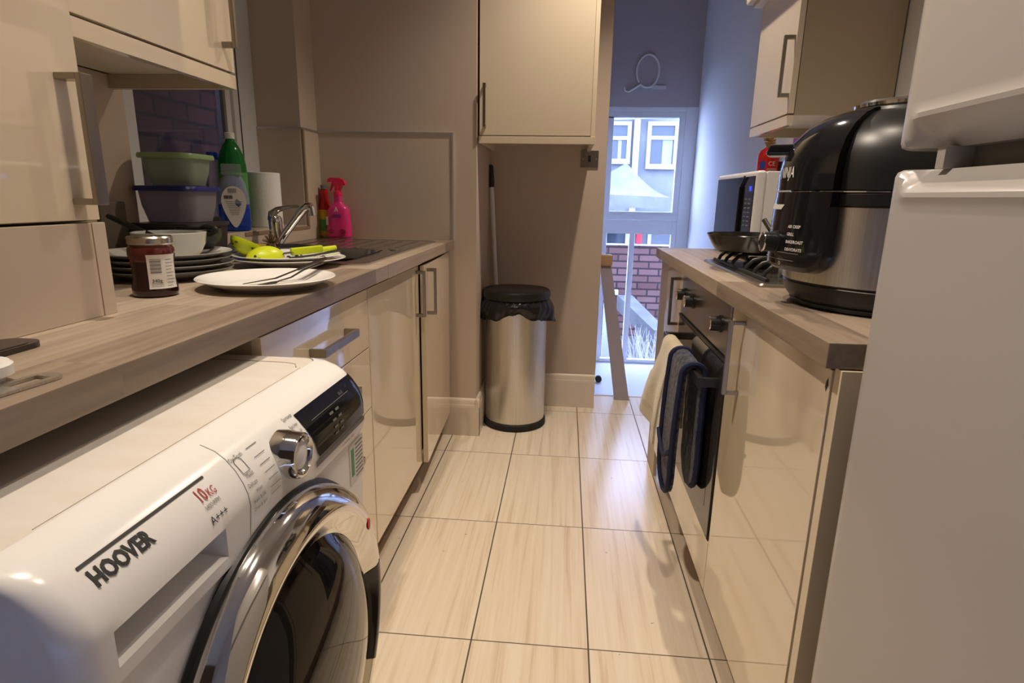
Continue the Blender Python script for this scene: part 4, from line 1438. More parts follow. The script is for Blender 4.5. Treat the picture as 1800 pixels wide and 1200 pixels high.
# spray bottles in the corner
pc = (-0.992, 2.556, z1)
pb = thing('spray_bottle', 'bright pink trigger spray bottle in the corner of the drainer', 'bottle', pc)
b = NB()
def pk_sec(z, rx, ry):
    ring = []
    for k in range(32):
        t_ = 2 * PI * k / 32
        ct, st_ = math.cos(t_), math.sin(t_)
        ring.append(Vector((pc[0] + rx * math.copysign(abs(ct) ** .75, ct), pc[1] + ry * math.copysign(abs(st_) ** .75, st_), pc[2] + z)))
    return ring
loft(b, [pk_sec(*s) for s in ((0, .048, .026), (.004, .053, .03), (.03, .054, .031), (.09, .0495, .029), (.118, .048, .028), (.132, .038, .024), (.148, .019, .017), (.155, .0165, .0165), (.185, .0165, .0165))])
obj('body', b, 'pink', pb)
b = NB()
lathe(b, [(0.0185, .180), (0.019, .182), (0.019, .196), (0.014, .198), (0.0125, .22), (0, .22)], pc, 20)
prism(b, [(-.040, .235), (-.040, .247), (-.028, .254), (.012, .254), (.030, .244), (.038, .228), (.037, .222), (.020, .224), (.013, .205), (-.008, .205), (-.012, .222), (-.022, .236)], lambda u, v, t_: Vector((pc[0] + u, pc[1] + t_, pc[2] + v)), -.012, .012)
obj('spray_head', b, 'hotpink', pb)
b = NB()
tube(b, [(pc[0] - .018, pc[1], pc[2] + .236), (pc[0] - .026, pc[1], pc[2] + .215), (pc[0] - .034, pc[1], pc[2] + .198)], [0.006, 0.006, 0.004], 8)
obj('trigger', b, 'hotpink', pb)
b = NB()
F_ = lambda u, v: Vector((pc[0] + u, pc[1] - .0318 + 0.0 * v, pc[2] + v))
for uu in (-.028, .026):
    for k in range(7):
        a_ = 2 * PI * k / 7
        lathe(b, [(0, -.0002), (.007, 0), (0, .001)], F_(uu + .010 * math.cos(a_), .028 + .009 * math.sin(a_)), 8)
obj('flower_print', b, 'pinkdark', pb)
b = NB()
quadface(b, [F_(-.020, .085) + Vector((0, 0.001, 0)), F_(.018, .085) + Vector((0, 0.001, 0)), F_(.018, .099) + Vector((0, 0.001, 0)), F_(-.020, .099) + Vector((0, 0.001, 0))])
obj('name_band', b, 'purple', pb)
b = NB()
prism(b, [(-.009, .112), (0, .132), (.008, .112), (.003, .112), (0, .121), (-.003, .112)], lambda u, v, t_: F_(u, v) + Vector((0, .0012 + t_, 0)), -.0012, .001)
obj('logo_print', b, 'whiteink', pb)
b = NB()
quadface(b, [F_(-.049, .055) + Vector((0, .005, 0)), F_(-.037, .055), F_(-.037, .090), F_(-.049, .090) + Vector((0, .005, 0))])
obj('barcode_patch', b, 'whiteink', pb)
yc = (-1.070, 2.592, z1)
yb = thing('cleaner_bottle', 'slim yellow and dark red cleaner bottle behind the pink spray', 'bottle', yc)
obj('lower_body', lathe(NB(), [(0, 0), (0.025, 0), (0.0285, .004), (0.0285, .118), (0, .118)], yc, 28, sy=0.8), 'yellow', yb)
obj('upper_body', lathe(NB(), [(0.0286, .117), (0.028, .128), (0.023, .145), (0.019, .165), (0.020, .182), (0.017, .202), (0.010, .208), (0, .208)], yc, 28, sy=0.8), 'red', yb)
obj('cap', lathe(NB(), [(0.0135, .206), (0.0135, .222), (0.011, .224), (0, .224)], yc, 20), 'gasket', yb)
b = NB()
box(b, yc[0] - .015, yc[0] + .012, yc[1] - .0245, yc[1] - .022, yc[2] + .025, yc[2] + .075, 0.001)
obj('label', b, 'greenprint', yb)

# oddments at the near end of the worktop
ph = thing('black_tablet', 'dark rounded gadget lying by the tall cupboard at the left edge', 'gadget', (-0.66, 0.56, WT))
b = NB()
pts_ = rrect(-0.705, -0.648, 0.44, 0.668, 0.02, 6)
loft(b, [[Vector((u, v, WT)) for u, v in pts_], [Vector((u, v, WT + .007)) for u, v in pts_]])
obj('case', b, 'brownbox', ph)
pts_ = rrect(-0.700, -0.653, 0.445, 0.655, 0.016, 6)
b = NB()
loft(b, [[Vector((u, v, WT + .007)) for u, v in pts_], [Vector((u, v, WT + .0078)) for u, v in pts_]])
obj('screen', b, 'blackgloss', ph)
op = thing('bottle_opener', 'flat steel opener with a rectangular slot near the worktop edge', 'opener', (-0.53, 0.5, WT))
b = NB()
dirv = Vector((0.012, 0.10, 0)).normalized()
nrm = Vector((dirv.y, -dirv.x, 0))
O_ = Vector((-0.5455, 0.43, WT + .0005))
def opf(u, v, t_):
    return O_ + dirv * u + nrm * v + Vector((0, 0, t_))
n_ = 40
out_l, in_l = [], []
# handle plate and slotted end built as bars round the slot
for (u0, u1, v0, v1) in ((-.08, .072, -.016, .016), (.072, .108, .009, .016), (.072, .108, -.016, -.009)):
    prism(b, [(u0, v0), (u1, v0), (u1, v1), (u0, v1)], opf, 0, .003)
arc = [(.108, -.016)] + [(.108 + .014 * math.cos(R(t_)), .016 * math.sin(R(t_))) for t_ in range(-80, 81, 16)] + [(.108, .016)]
prism(b, arc, opf, 0, .003)
obj('plate', b, 'steel', op)
b = NB()
tube(b, [opf(-.01, .006, .004), opf(.02, -.002, .004), opf(.05, .005, .0035)], [0.004, 0.006, 0.002], 8, flat=0.4)
tube(b, [opf(-.06, -.006, .004), opf(-.02, -.008, .004)], 0.005, 8, flat=0.4)
obj('etched_pattern', b, 'greyboard', op)
wr_ = thing('white_reel', 'white plastic ring standing by the flat opener at the left edge', 'ring', (-0.575, 0.50, WT))
b = NB()
lathe(b, [(0.012, .006), (0.012, .020), (0.014, .023), (0.028, .023), (0.031, .020), (0.031, .010), (0.024, .006), (0.022, .0), (0.014, .0), (0.012, .006)], (-0.578, 0.508, WT), 36)
obj('rim', b, 'porcelain', wr_)

# ------------------------------------------------------------------ right run
XR = 0.396
nd = base_unit('base_cabinet', 'cream gloss base cabinet between the oven and the fridge', 0.862, 1.388, None, -1, XR)
d = obj('door', BX(XR, XR + .018, 0.864, 1.386, 0.122, 0.882, 0.0012), 'cream', nd)
obj('handle', dhandle_z(NB(), XR, -1, 1.285, 0.70, 0.868, w=0.009, t=0.010, stand=0.036), 'nickel', d)
obj('chipped_spot', prism(NB(), [(0.871, 0.868), (0.876, 0.862), (0.878, 0.852), (0.874, 0.846), (0.869, 0.856)], lambda u, v, t_: Vector((XR - t_, u, v)), -0.001, 0.0004), 'ink', d)
fu = base_unit('base_cabinet', 'narrow cream base cabinet beyond the oven', 1.99, 2.45, None, -1, XR)
d = obj('door', BX(XR, XR + .018, 1.992, 2.29, 0.122, 0.882, 0.0012), 'cream', fu)
obj('handle', dhandle_z(NB(), XR, -1, 2.03, 0.70, 0.865, w=0.010, t=0.010, stand=0.034), 'nickel', d)
obj('filler_panel', BX(XR + .004, XR + .018, 2.293, 2.468, 0.0, 0.886, 0.001), 'carcass', fu)
single('end_panel', BX(XR + 0.002, 0.998, 0.838, 0.860, 0.0, 0.888, 0.001), 'creamedge', 'cream end panel of the right units next to the fridge', 'panel')
single('kickboard', BX(0.448, 0.462, 0.862, 2.29, 0, 0.118, 0.001), 'plinth', 'brown wood-look kickboard under the right units', 'kickboard')
b = NB()
box(b, 0.376, 0.999, 0.842, 2.488, 0.89, WT, 0.002)
single('worktop', b, 'worktop', 'grey-brown wood block worktop on the right carrying the hob', 'worktop')

# oven
ov = thing('oven', 'built-in stainless steel and dark glass oven under the hob', 'oven', (0.6, 1.69, 0.12))
b = NB()
box(b, XR + .02, 0.95, 1.40, 1.98, 0.265, 0.88)
obj('body', b, 'black', ov)
obj('lower_panel', BX(XR, XR + .018, 1.392, 1.987, 0.122, 0.262, 0.001), 'cream', ov)
b = NB()
box(b, XR - .002, XR + .02, 1.394, 1.985, 0.755, 0.884, 0.002)
cp_ = obj('control_panel', b, 'oven', ov)
for k, y in enumerate((1.475, 1.80, 1.93)):
    bm = NB()
    zc = 0.822
    tube(bm, [(XR - .002, y, zc), (XR - .006, y, zc), (XR - .007, y, zc), (XR - .030, y, zc)], [0.022, 0.022, 0.0185, 0.0175], 28)
    kb = obj('knob', bm, 'black', cp_)
    obj('knob_ring', tube(NB(), [(XR - .0298, y, zc), (XR - .0318, y, zc)], [0.0178, 0.0165], 28), 'chrome', kb)
obj('trim_line', BX(XR - .006, XR + .02, 1.394, 1.985, 0.742, 0.753, 0.001), 'black', ov)
b = NB()
box(b, XR - .004, XR + .018, 1.396, 1.984, 0.268, 0.739, 0.0015)
od = obj('oven_door', b, 'ovenframe', ov)
obj('door_window', BX(XR - .0046, XR - .0038, 1.45, 1.93, 0.335, 0.66), 'darkglass', od)
b = NB()
box(b, 0.340, 0.352, 1.425, 1.955, 0.668, 0.694, 0.002)
box(b, 0.350, XR - .003, 1.425, 1.441, 0.670, 0.692, 0.001)
box(b, 0.350, XR - .003, 1.939, 1.955, 0.670, 0.692, 0.001)
obj('oven_handle', b, 'black', od)

# double oven glove over the oven handle
og = thing('oven_gloves', 'navy flecked double oven glove hanging over the oven handle', 'oven glove', (0.34, 1.58, 0.7))
bar = Vector((0.346, 0, 0.681))
def strip_path(s, xf, xb, zf, zb, r):
    """s in 0..1 : front hem -> over the bar -> back hem"""
    Lf, La, Lb = bar.z - zf, PI * r, bar.z - zb
    d_ = s * (Lf + La + Lb)
    if d_ < Lf:
        t_ = d_ / Lf
        return Vector((bar.x - r - (1 - t_) * xf * (1 - 0.4 * (1 - t_)) - 0.004 * math.sin(PI * t_), 0, zf + d_))
    if d_ < Lf + La:
        a_ = PI - (d_ - Lf) / r
        return Vector((bar.x + r * math.cos(a_), 0, bar.z + r * math.sin(a_)))
    t_ = (d_ - Lf - La) / Lb
    return Vector((bar.x + r + t_ * xb, 0, bar.z - t_ * Lb))
def glove_pt(u, v, xf, xb, zf, zb, r, y0, y1, round_=True):
    p = strip_path(v, xf, xb, zf, zb, r)
    tot = (bar.z - zf) + PI * r + (bar.z - zb)
    e = min(v, 1 - v) * tot
    hw = (y1 - y0) / 2
    k = 1.0
    if round_ and e < hw:
        k = math.sqrt(max(0.0, 1 - ((hw - e) / hw) ** 2))
    return Vector((p.x, (y0 + y1) / 2 + (u - .5) * (y1 - y0) * max(k, 0.02), p.z))
ga = (0.012, 0.003, 0.315, 0.335, 0.028, 1.495, 1.665)
b = NB()
grid(b, lambda u, v: glove_pt(u, v, *ga) + Vector((0.0012 * math.sin(26 * u) * math.sin(60 * v), 0, 0)), 14, 72)
thicken(b, 0.010)
gl = obj('fabric', b, 'glove', og)
b = NB()
edge = [glove_pt(0, k / 90, *ga) for k in range(91)] + [glove_pt(1, k / 90, *ga) for k in range(90, -1, -1)]
cl_ = [edge[0]]
for p in edge[1:]:
    if (p - cl_[-1]).length > 0.004:
        cl_.append(p)
tube(b, [p + Vector((-0.004 if p.x < bar.x else 0.0, 0, 0)) for p in cl_], 0.0075, 8, closed=True)
obj('binding', b, 'navytrim', og)
b = NB()
tube(b, [glove_pt(u, 0.185 - 0.05 * math.sin(PI * u), *ga) + Vector((-0.012, 0, 0)) for u in [k / 16 for k in range(17)]], 0.006, 8)
obj('pocket_binding', b, 'navytrim', og)

# tea towel
tt = thing('tea_towel', 'cream terry towel hanging over the far end of the oven handle', 'towel', (0.33, 1.8, 0.7))
def towel_pt(u, v):
    r = 0.024
    zf, zb = 0.395, 0.45
    p = strip_path(v, 0.045, 0.002, zf, zb, r)
    f_ = max(0.0, 1 - v / 0.42)
    y0, y1 = 1.70 - 0.00 * f_, 1.86 + 0.15 * f_
    w_ = 0.010 * math.sin(9 * u + 1) * f_
    return Vector((p.x - w_ - 0.012 * f_ * u, y0 + (y1 - y0) * u, p.z + 0.03 * f_ * u * (1 if v < .3 else 0)))
b = NB()
grid(b, towel_pt, 28, 56)
thicken(b, 0.007)
obj('cloth', b, 'towel', tt)
b = NB()
grid(b, lambda u, v: towel_pt(u, 0.085 + 0.012 * v) + Vector((-0.0018, 0, 0)), 28, 2)
obj('woven_band', b, 'towel', tt)

# hob
hb = thing('gas_hob', 'black and steel gas hob with cast iron pan supports', 'hob', (0.7, 1.68, WT))
b = NB()
pts_ = rrect(0.447, 0.955, 1.385, 1.96, 0.012, 4)
loft(b, [[Vector((u, v, WT)) for u, v in pts_], [Vector((u, v, WT + .004)) for u, v in pts_], [Vector((0.70 + (u - .70) * .985, 1.672 + (v - 1.672) * .985, WT + .008)) for u, v in pts_]])
obj('plate', b, 'oven', hb)
for (x, y, r_) in ((0.575, 1.80, .04), (0.575, 1.52, .03), (0.82, 1.80, .03), (0.82, 1.52, .045)):
    bm = NB()
    lathe(bm, [(r_ * 1.2, 0), (r_ * 1.2, .006), (r_, .008), (r_, .016), (r_ * .8, .018), (r_ * .8, .023), (0, .025)], (x, y, WT + .008), 28)
    obj('burner', bm, 'iron', hb)
for y0, y1 in ((1.40, 1.668), (1.676, 1.945)):
    bm = NB()
    zr = WT + .046
    for yy in (y0 + .06, (y0 + y1) / 2, y1 - .06):
        tube(bm, [(0.475, yy, WT + .008), (0.482, yy, WT + .026), (0.497, yy, WT + .040), (0.520, yy, zr), (0.66, yy, zr), (0.70, yy, zr - .006), (0.74, yy, zr), (0.90, yy, zr), (0.925, yy, WT + .036), (0.94, yy, WT + .008)], 0.0052, 8)
    for x in (0.575, 0.82):
        tube(bm, [(x, y0 + .01, WT + .008), (x, y0 + .014, WT + .030), (x, y0 + .03, zr), (x, y1 - .03, zr), (x, y1 - .014, WT + .030), (x, y1 - .01, WT + .008)], 0.0052, 8)
    tube(bm, [(0.475, y0 + .02, WT + .012), (0.475, y1 - .02, WT + .012)], 0.005, 8)
    obj('pan_support', bm, 'iron', hb)
for k in range(4):
    obj('knob', tube(NB(), [(0.70, 1.64 + .02 * k * 0 - .16 + .107 * k, WT + .008), (0.70, 1.48 + .107 * k, WT + .028)], [0.017, 0.015], 20), 'black', hb)

# frying pan
fpc = (0.548, 1.775, WT + .0515)
fp = thing('frying_pan', 'black frying pan sitting on the far burner of the hob', 'pan', fpc)
b = NB()
lathe(b, [(0, 0), (0.103, 0), (0.110, .003), (0.121, .020), (0.1345, .044), (0.1365, .046), (0.1355, .048), (0.132, .046), (0.118, .022), (0.106, .006), (0, .004)], fpc, 64)
obj('pan_body', b, 'panblack', fp)
b = NB()
tube(b, [(0.60, 1.66, fpc[2] + .036), (0.66, 1.565, fpc[2] + .055), (0.72, 1.465, fpc[2] + .075)], [0.010, 0.011, 0.010], 12, flat=0.7)
obj('handle', b, 'black', fp)
us = thing('spatula', 'black spatula resting inside the frying pan', 'spatula', (0.6, 1.8, fpc[2] + .01))
obj('handle', tube(NB(), [(0.595, 1.80, fpc[2] + .018), (0.62, 1.86, fpc[2] + .048), (0.605, 1.90, fpc[2] + .085)], [0.006, 0.007, 0.008], 10), 'cutlery', us)
b = NB()
obox(b, (0.575, 1.76, fpc[2] + .010), (0.024, 0.04, 0.004), (0.022, -0.013, 0), (0, 0, 0.0015), 0.001)
obj('blade', b, 'black', us)

# microwave
mw = thing('microwave', 'white microwave with black glass front beyond the hob', 'microwave', (0.76, 2.22, WT))
mx, my0, my1, mz0, mz1 = 0.592, 1.975, 2.468, WT + .012, 1.212
b = NB()
box(b, mx + .03, 0.955, my0, my1, mz0, mz1, 0.006)
obj('body', b, 'white', mw)
b = NB()
box(b, mx, mx + .031, my0 - .001, my1 + .001, mz0, mz1 + .002, 0.010, 3)
fr = obj('front_frame', b, 'white', mw)
obj('front_glass', BX(mx - .002, mx + .002, my0 + .014, my1 - .012, mz0 + .012, mz1 - .014, 0.0015), 'mwglass', mw)
b = NB()
box(b, mx - .012, mx - .002, 2.118, 2.128, mz0 + .03, mz1 - .045, 0.002)
obox(b, (mx - .007, 2.105, mz1 - .030), (0.003, 0, 0), (0, 0.022, -0.016), (0, 0.002, 0.003))
obj('door_handle', b, 'blacksatin', mw)
b = NB()
for k in range(7):
    for j in range(2):
        box(b, mx - .0026, mx - .0019, 2.012 + .038 * j, 2.036 + .038 * j, mz0 + .10 + .014 * k, mz0 + .104 + .014 * k)
obj('keypad_print', b, 'greyink', mw)
obj('clock', BX(mx - .0028, mx - .0019, 2.012, 2.035, mz1 - .060, mz1 - .046), 'bluelight', mw)
for x in (0.64, 0.91):
    for y in (2.01, 2.43):
        obj('foot', lathe(NB(), [(0.012, 0), (0.012, .013), (0, .013)], (x, y, WT), 14), 'rubber', mw)

# fire extinguisher on the right wall
fc = (0.93, 2.965, 1.115)
fe = thing('fire_extinguisher', 'small red fire extinguisher with brass valve on the right wall', 'fire extinguisher', fc)
b = NB()
lathe(b, [(0, 0), (0.042, 0), (0.048, .006), (0.048, .195), (0.046, .215), (0.036, .235), (0.02, .246), (0.017, .25), (0, .25)], fc, 36)
obj('cylinder', b, 'redpaint', fe)
b = NB()
lathe(b, [(0.018, .248), (0.018, .262), (0.024, .264), (0.024, .272), (0.014, .274), (0.014, .30), (0, .302)], fc, 20)
tube(b, [(fc[0] - .03, fc[1] - .01, fc[2] + .285), (fc[0] + .02, fc[1], fc[2] + .285)], 0.009, 10)
tube(b, [(fc[0] + .0 + .017 * math.cos(t_), fc[1] - .022, fc[2] + .295 + .017 * math.sin(t_)) for t_ in [2 * PI * k / 16 for k in range(16)]], 0.003, 6, closed=True)
obj('valve', b, 'brass', fe)
b = NB()
box(b, fc[0] - .012, fc[0] + .012, fc[1] - .03, fc[1] + .03, fc[2] + .304, fc[2] + .316, 0.003)
obj('lever', b, 'black', fe)
def ft(a0, z0):
    return lambda u, v: Vector((fc[0] + .0486 * math.cos(R(a0) + u / .048), fc[1] + .0486 * math.sin(R(a0) + u / .048), fc[2] + z0 + v))
b = NB()
text(b, 'CE', 0.026, ft(-106, .165))
for k in range(4):
    f0 = ft(-110, .15 - .006 * k)
    grid(b, lambda u, v, f0=f0: f0(.05 * u, .0018 * v), 8, 1)
obj('print', b, 'whiteink', fe)
b = NB()
f0 = ft(-150, .15)
grid(b, lambda u, v: f0(.025 * u, .035 * v), 6, 1)
obj('blue_badge', b, 'blueprint', fe)
obj('bracket', BX(0.972, 1.0, 2.94, 2.99, 1.12, 1.30, 0.002), 'black', fe)

# fire blanket sign on the right wall under the cupboard
sg = thing('wall_notice', 'pink and red safety notice on the right wall behind the multicooker', 'sign', (0.998, 2.735, 1.28))
b = NB()
obj('pink_half', BX(0.995, 0.9995, 2.735, 2.86, 1.28, 1.42, 0.001), 'purple', sg)
obj('red_half', BX(0.995, 0.9995, 2.61, 2.735, 1.28, 1.42, 0.001), 'red', sg)
b.free()
b = NB()
box(b, 0.9942, 0.9952, 2.80, 2.845, 1.335, 1.365)
box(b, 0.9942, 0.9952, 2.745, 2.785, 1.335, 1.365)
obj('white_blocks', b, 'whiteink', sg)

# multicooker
FC = (0.605, 1.175, WT)
fy = thing('multicooker', 'large black and steel pressure multicooker with domed lid on the right worktop', 'multicooker', FC)
b = NB()
lathe(b, [(0.146, 0), (0.155, .003), (0.158, .010), (0.1565, .012), (0.161, .016), (0.170, .028), (0.1745, .044), (0.171, .048)], FC, 72)
obj('base', b, 'blacksatin', fy)
b = NB()
lathe(b, [(0.1705, .046), (0.1755, .050), (0.1755, .184), (0.1735, .187)], FC, 72)
obj('steel_band', b, 'steel', fy)
b = NB()
lathe(b, [(0.173, .186), (0.179, .188), (0.180, .206), (0.178, .2085)], FC, 72)
obj('collar', b, 'blacksatin', fy)
obj('seam_ring', lathe(NB(), [(0.178, .2085), (0.1812, .209), (0.1812, .2112), (0.178, .212)], FC, 72), 'chrome', fy)
LID = [(0.178, .212), (0.181, .214), (0.1805, .245), (0.176, .275), (0.164, .303), (0.145, .325), (0.120, .340), (0.100, .347), (0.098, .352), (0.088, .356), (0, .357)]
b = NB()
lathe(b, LID, FC, 72)
lidp = obj('lid', b, 'blacksatin', fy)
b = NB()
lathe(b, [(0.090, .3565), (0.091, .362), (0.086, .3665), (0.076, .368)], FC, 48)
obj('lid_ring', b, 'chrome', lidp)
obj('lid_cap', lathe(NB(), [(0.077, .357), (0.077, .3672), (0.060, .370), (0, .371)], FC, 48), 'blackgloss', lidp)
# front panel: sector facing the corridor, a touch towards the camera
PA = R(180 + 5)
def sector(bm, prof, half_deg, nseg=18, fade=None):
    rows = []
    for r_, z_ in prof:
        row = []
        for k in range(nseg + 1):
            a_ = PA + R(half_deg) * (2 * k / nseg - 1)
            row.append(bm.verts.new((FC[0] + r_ * math.cos(a_), FC[1] + r_ * math.sin(a_), FC[2] + z_)))
        rows.append(row)
    for a_, c2 in zip(rows, rows[1:]):
        for k in range(nseg):
            bm.faces.new((a_[k], a_[k + 1], c2[k + 1], c2[k]))
    return rows
def sector_solid(outer, inner, half, nseg=18, round_foot=0.0):
    bm = NB()
    ro = sector(bm, outer, half, nseg)
    ri = sector(bm, inner, half, nseg)
    if round_foot:
        for rows in (ro, ri):
            for j in range(3):
                for k in range(nseg + 1):
                    t_ = max(0.0, (abs(2 * k / nseg - 1) - .62) / .38)
                    rows[j][k].co.z += round_foot * (1 - math.sqrt(max(0.0, 1 - t_ * t_))) * (1 - .1 * j)
    for k in (0, nseg):
        for j in range(len(outer) - 1):
            bm.faces.new((ro[j][k], ro[j + 1][k], ri[j + 1][k], ri[j][k]))
    for j in (0, -1):
        for k in range(nseg):
            bm.faces.new((ro[j][k], ro[j][k + 1], ri[j][k + 1], ri[j][k]))
    return bm
po = [(0.180, .066), (0.199, .069), (0.207, .078), (0.2085, .11), (0.206, .17), (0.203, .2095)]
pi_ = [(0.174, .066), (0.174, .069), (0.174, .078), (0.174, .11), (0.174, .17), (0.176, .2095)]
pnl = obj('control_panel', sector_solid(po, pi_, 31, 36, 0.034), 'blackgloss', fy)
lo_ = [(0.203, .2125), (0.203, .24), (0.199, .268), (0.186, .298), (0.165, .322), (0.138, .340), (0.112, .350), (0.10, .352)]
li_ = [(0.176, .2125), (0.178, .24), (0.174, .268), (0.160, .298), (0.142, .322), (0.118, .339), (0.100, .346), (0.097, .348)]
obj('lid_spine', sector_solid(lo_, li_, 31), 'blackgloss', lidp)
def pan_pt(deg, z_, dr=0.0012):
    r_ = 0.2085
    pp = po + lo_[:4]
    for (r0, z0_), (r1, z1_) in zip(pp, pp[1:]):
        if z0_ <= z_ <= z1_:
            r_ = r0 + (r1 - r0) * (z_ - z0_) / max(1e-6, (z1_ - z0_))
    a_ = PA + R(deg)
    return Vector((FC[0] + (r_ + dr) * math.cos(a_), FC[1] + (r_ + dr) * math.sin(a_), FC[2] + z_))
def fyt(deg, z_):
    return lambda u, v: pan_pt(deg + math.degrees(u / .205), z_ + v)
b = NB()
text(b, 'NINJA', 0.027, fyt(-10, .235), bold=0.0003, sx=0.75)
obj('brand_lettering', b, 'whiteink', lidp)
b = NB()
for k, s_ in enumerate(('AIR CRISP', 'GRILL', 'BAKE/ROAST', 'DEHYDRATE')):
    text(b, s_, 0.0075, fyt(8, .146 - .0135 * k), bold=0.0002)
grid(b, lambda u, v: pan_pt(-22 + 20 * u + 3 * v, .178 + .009 * v), 8, 1)
text(b, 'COOK', 0.008, fyt(-16, .140))
for (d_, s_) in ((-10, '-'), (-2, '+'), (3, 'O')):
    text(b, s_, 0.009, fyt(d_, .092 if s_ != 'O' else .078))
obj('button_marks', b, 'whiteink', pnl)
b = NB()
for (z_, d0, d1) in ((.101, -22, 18), (.088, -22, 15), (.075, -20, 8)):
    tube(b, [pan_pt(d0 + (d1 - d0) * k / 10, z_, 0.0006) for k in range(11)], 0.0006, 5)
obj('panel_lines', b, 'gasket', pnl)
b = NB()
kd = Vector((math.cos(PA + R(-3)), math.sin(PA + R(-3)), 0))
k0 = pan_pt(-3, .118, -0.002)
tube(b, [k0, k0 + kd * .004, k0 + kd * .005, k0 + kd * .026], [0.021, 0.021, 0.0185, 0.018], 32)
kb = obj('dial', b, 'blacksatin', pnl)
b = NB()
u_, w_ = frame_for(kd)
cen = k0 + kd * .0265
tube(b, [cen + u_ * .0168 * math.cos(t_) + w_ * .0168 * math.sin(t_) for t_ in [2 * PI * k / 28 for k in range(28)]], 0.0022, 8, closed=True)
obj('dial_ring', b, 'chrome', kb)
b = NB()
hd = Vector((math.cos(PA + R(-26)), math.sin(PA + R(-26)), 0))
hs_ = Vector((-hd.y, hd.x, 0))
c0 = Vector(FC) + hd * .198 + Vector((0, 0, .288))
obox(b, c0, hd * .030, hs_ * .035, Vector((0, 0, .010)) + hd * -0.003, 0.006)
obj('lid_handle', b, 'blackgloss', lidp)

# fridge freezer
FX = 0.383
ff = thing('fridge_freezer', 'white fridge freezer in the right foreground', 'fridge', (0.7, 0.49, 0))
FY0, FY1 = 0.15, 0.776
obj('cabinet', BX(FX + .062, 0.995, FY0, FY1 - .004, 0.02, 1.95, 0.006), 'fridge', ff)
def fdoor(name, pairs):
    # pairs: (scooped x, scooped z, plain x, plain z); the finger scoop stops short of the far edge
    bm = NB()
    secs = []
    for y, k, inset in ((FY0, 0, 0), (FY1 - .056, 0, 0), (FY1 - .046, .25, 0), (FY1 - .038, .7, 0), (FY1 - .030, 1, 0), (FY1 - .020, 1, .0012), (FY1 - .010, 1, .006), (FY1 - .003, 1, .014), (FY1, 1, .024)):
        ring = []
        for xs, zs, xp, zp in pairs:
            x, z = xs + (xp - xs) * k, zs + (zp - zs) * k
            ring.append(Vector((x if x > FX + .04 else min(x + inset, FX + .045), y, z)))
        secs.append(ring)
    loft(bm, secs)
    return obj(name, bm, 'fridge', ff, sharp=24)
def same(*pts):
    return [(x, z, x, z) for x, z in pts]
fdoor('fridge_door', same((FX + .058, .06), (FX + .004, .06), (FX, .066), (FX, 1.116)) + [
    (FX - .0015, 1.122, FX, 1.122), (FX - .0035, 1.127, FX, 1.127), (FX - .003, 1.132, FX, 1.134), (FX + .001, 1.136, FX, 1.142), (FX + .010, 1.141, FX, 1.150),
    (FX + .022, 1.148, FX + .002, 1.155), (FX + .030, 1.158, FX + .008, 1.158), (FX + .058, 1.158, FX + .058, 1.158)])
fdoor('freezer_door', [(FX + .058, 1.181, FX + .058, 1.181), (FX + .036, 1.181, FX + .008, 1.181), (FX + .030, 1.186, FX + .002, 1.183), (FX + .020, 1.194, FX, 1.188), (FX + .010, 1.202, FX, 1.194),
    (FX + .002, 1.208, FX, 1.202), (FX - .003, 1.212, FX, 1.210), (FX - .0035, 1.217, FX, 1.217), (FX - .001, 1.222, FX, 1.222)] + same((FX, 1.23), (FX, 1.94), (FX + .004, 1.945), (FX + .058, 1.945)))
obj('door_gasket', BX(FX + .05, FX + .064, FY0 + .01, FY1 - .012, 0.08, 1.93), 'gasket', ff)
obj('hinge', BX(FX + .02, FX + .058, FY1 - .075, FY1 - .06, 1.1578, 1.1812, 0.001), 'fridge', ff)
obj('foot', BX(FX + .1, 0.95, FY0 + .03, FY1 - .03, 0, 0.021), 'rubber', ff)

# ------------------------------------------------------------------ alcove: switch, broom, bin
sw = thing('wall_switch', 'brushed steel fused switch plate on the alcove wall', 'switch', (0.105, 3.1, 1.31))
obj('plate', BX(0.062, 0.15, 3.092, 3.1, 1.268, 1.352, 0.002), 'nickel', sw)
obj('rocker', BX(0.098, 0.112, 3.088, 3.093, 1.296, 1.326, 0.001), 'black', sw)
b = NB()
for x in (0.074, 0.138):
    tube(b, [(x, 3.092, 1.31), (x, 3.0905, 1.31)], 0.0035, 10)
obj('screw', b, 'steel', sw)

bm_ = thing('broom', 'broom with white shaft and dark grip leaning in the alcove corner', 'broom', (-0.31, 2.96, 0))
obj('shaft', tube(NB(), [(-0.312, 2.985, 0.07), (-0.383, 3.06, 1.18)], 0.0115, 14), 'shaft', bm_)
obj('grip', tube(NB(), [(-0.3822, 3.0592, 1.165), (-0.3835, 3.0605, 1.185), (-0.390, 3.067, 1.265), (-0.3905, 3.0675, 1.275)], [0.0125, 0.0155, 0.0155, 0.010], 14), 'black', bm_)
obj('head', BX(-0.36, -0.10, 2.965, 3.02, 0.05, 0.08, 0.006), 'greyboard', bm_)
b = NB()
for k in range(26):
    for j in range(3):
        x, y = -0.35 + k * .0095, 2.975 + j * .017
        tube(b, [(x, y, 0.055), (x + random.uniform(-.004, .004), y + random.uniform(-.006, .006), 0.0005)], 0.0022, 4)
bb = obj('bristles', b, 'greyboard', bm_)
bb['kind'] = 'stuff'

bc = (-0.226, 2.835, 0)
bn = thing('pedal_bin', 'brushed steel kitchen bin with black lid in the alcove', 'bin', bc)
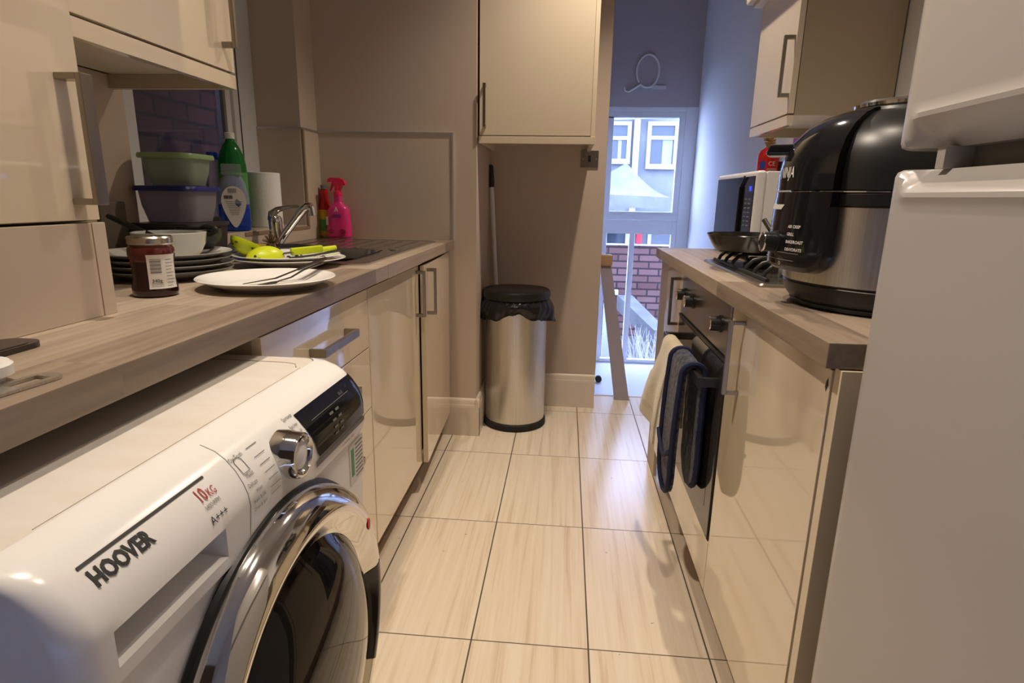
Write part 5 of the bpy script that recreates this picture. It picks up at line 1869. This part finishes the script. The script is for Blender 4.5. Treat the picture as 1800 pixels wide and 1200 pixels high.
# D-shaped plan: round front, flatter back
def dplan(r, z, back=0.78):
    out = []
    for k in range(64):
        a_ = 2 * PI * k / 64
        x, y = r * math.cos(a_), r * math.sin(a_)
        if y > 0:
            y *= back
        out.append(Vector((bc[0] + x, bc[1] + y, z)))
    return out
b = NB()
loft(b, [dplan(.150, .028), dplan(.150, .60)])
obj('body', b, 'binsteel', bn)
b = NB()
loft(b, [dplan(.153, 0.0), dplan(.158, .004), dplan(.158, .030), dplan(.153, .036), dplan(.149, .036)])
obj('base_ring', b, 'rubber', bn)
b = NB()
loft(b, [dplan(.146, .600), dplan(.150, .612), dplan(.150, .640), dplan(.163, .648), dplan(.166, .660), dplan(.165, .676), dplan(.160, .686), dplan(.148, .692), dplan(.09, .694)])
obj('lid', b, 'black', bn)
b = NB()
rnd = random.Random(11)
ph_ = [rnd.uniform(0, 6.28) for _ in range(6)]
def bagpt(u, v):
    a_ = 2 * PI * u
    rag = .006 * math.sin(7 * a_ + ph_[0]) + .003 * math.sin(13 * a_ + ph_[1]) + .0015 * math.sin(23 * a_ + ph_[2])
    z_ = .648 - v * (.085 + rag * 1.1 + .02 * math.sin(3 * a_ + ph_[3]))
    r_ = .1535 + .017 * math.sin(PI * min(1, v * 1.15)) + v * v * (.010 + .012 * math.sin(9 * a_ + ph_[4])) + .0025 * math.sin(31 * a_ + 6 * v)
    # bunched tails at both sides
    r_ += v * 0.022 * max(0, math.cos(a_ + .25)) ** 10 + v * 0.024 * max(0, math.cos(a_ - PI - .2)) ** 10
    y = r_ * math.sin(a_)
    return Vector((bc[0] + r_ * math.cos(a_), bc[1] + (y if y < 0 else y * .8), z_))
grid(b, bagpt, 120, 10, closed_u=True)
obj('bin_liner', b, 'bag', bn, sharp=60)

# leaning board with a pine end, and a black castor beyond
lb = thing('leaning_board', 'long pale board with a pine end leaning in the doorway', 'board', (0.33, 3.26, 0))
b = NB()
loft(b, [[Vector((0.315, 3.235, 0.0)), Vector((0.398, 3.235, 0.0)), Vector((0.398, 3.275, 0.0)), Vector((0.315, 3.275, 0.0))],
         [Vector((0.195, 3.235, 0.76)), Vector((0.256, 3.235, 0.76)), Vector((0.256, 3.275, 0.76)), Vector((0.195, 3.275, 0.76))]])
obj('plank', b, 'board', lb)
obj('pine_end', BX(0.194, 0.260, 3.225, 3.285, 0.76, 0.825, 0.012), 'pine', lb)
b = NB()
tube(b, [(0.298, 4.41, -.245), (0.298, 4.44, -.245)], 0.025, 20)
single('castor', b, 'rubber', 'small black castor wheel on the lobby floor left of the board', 'wheel')
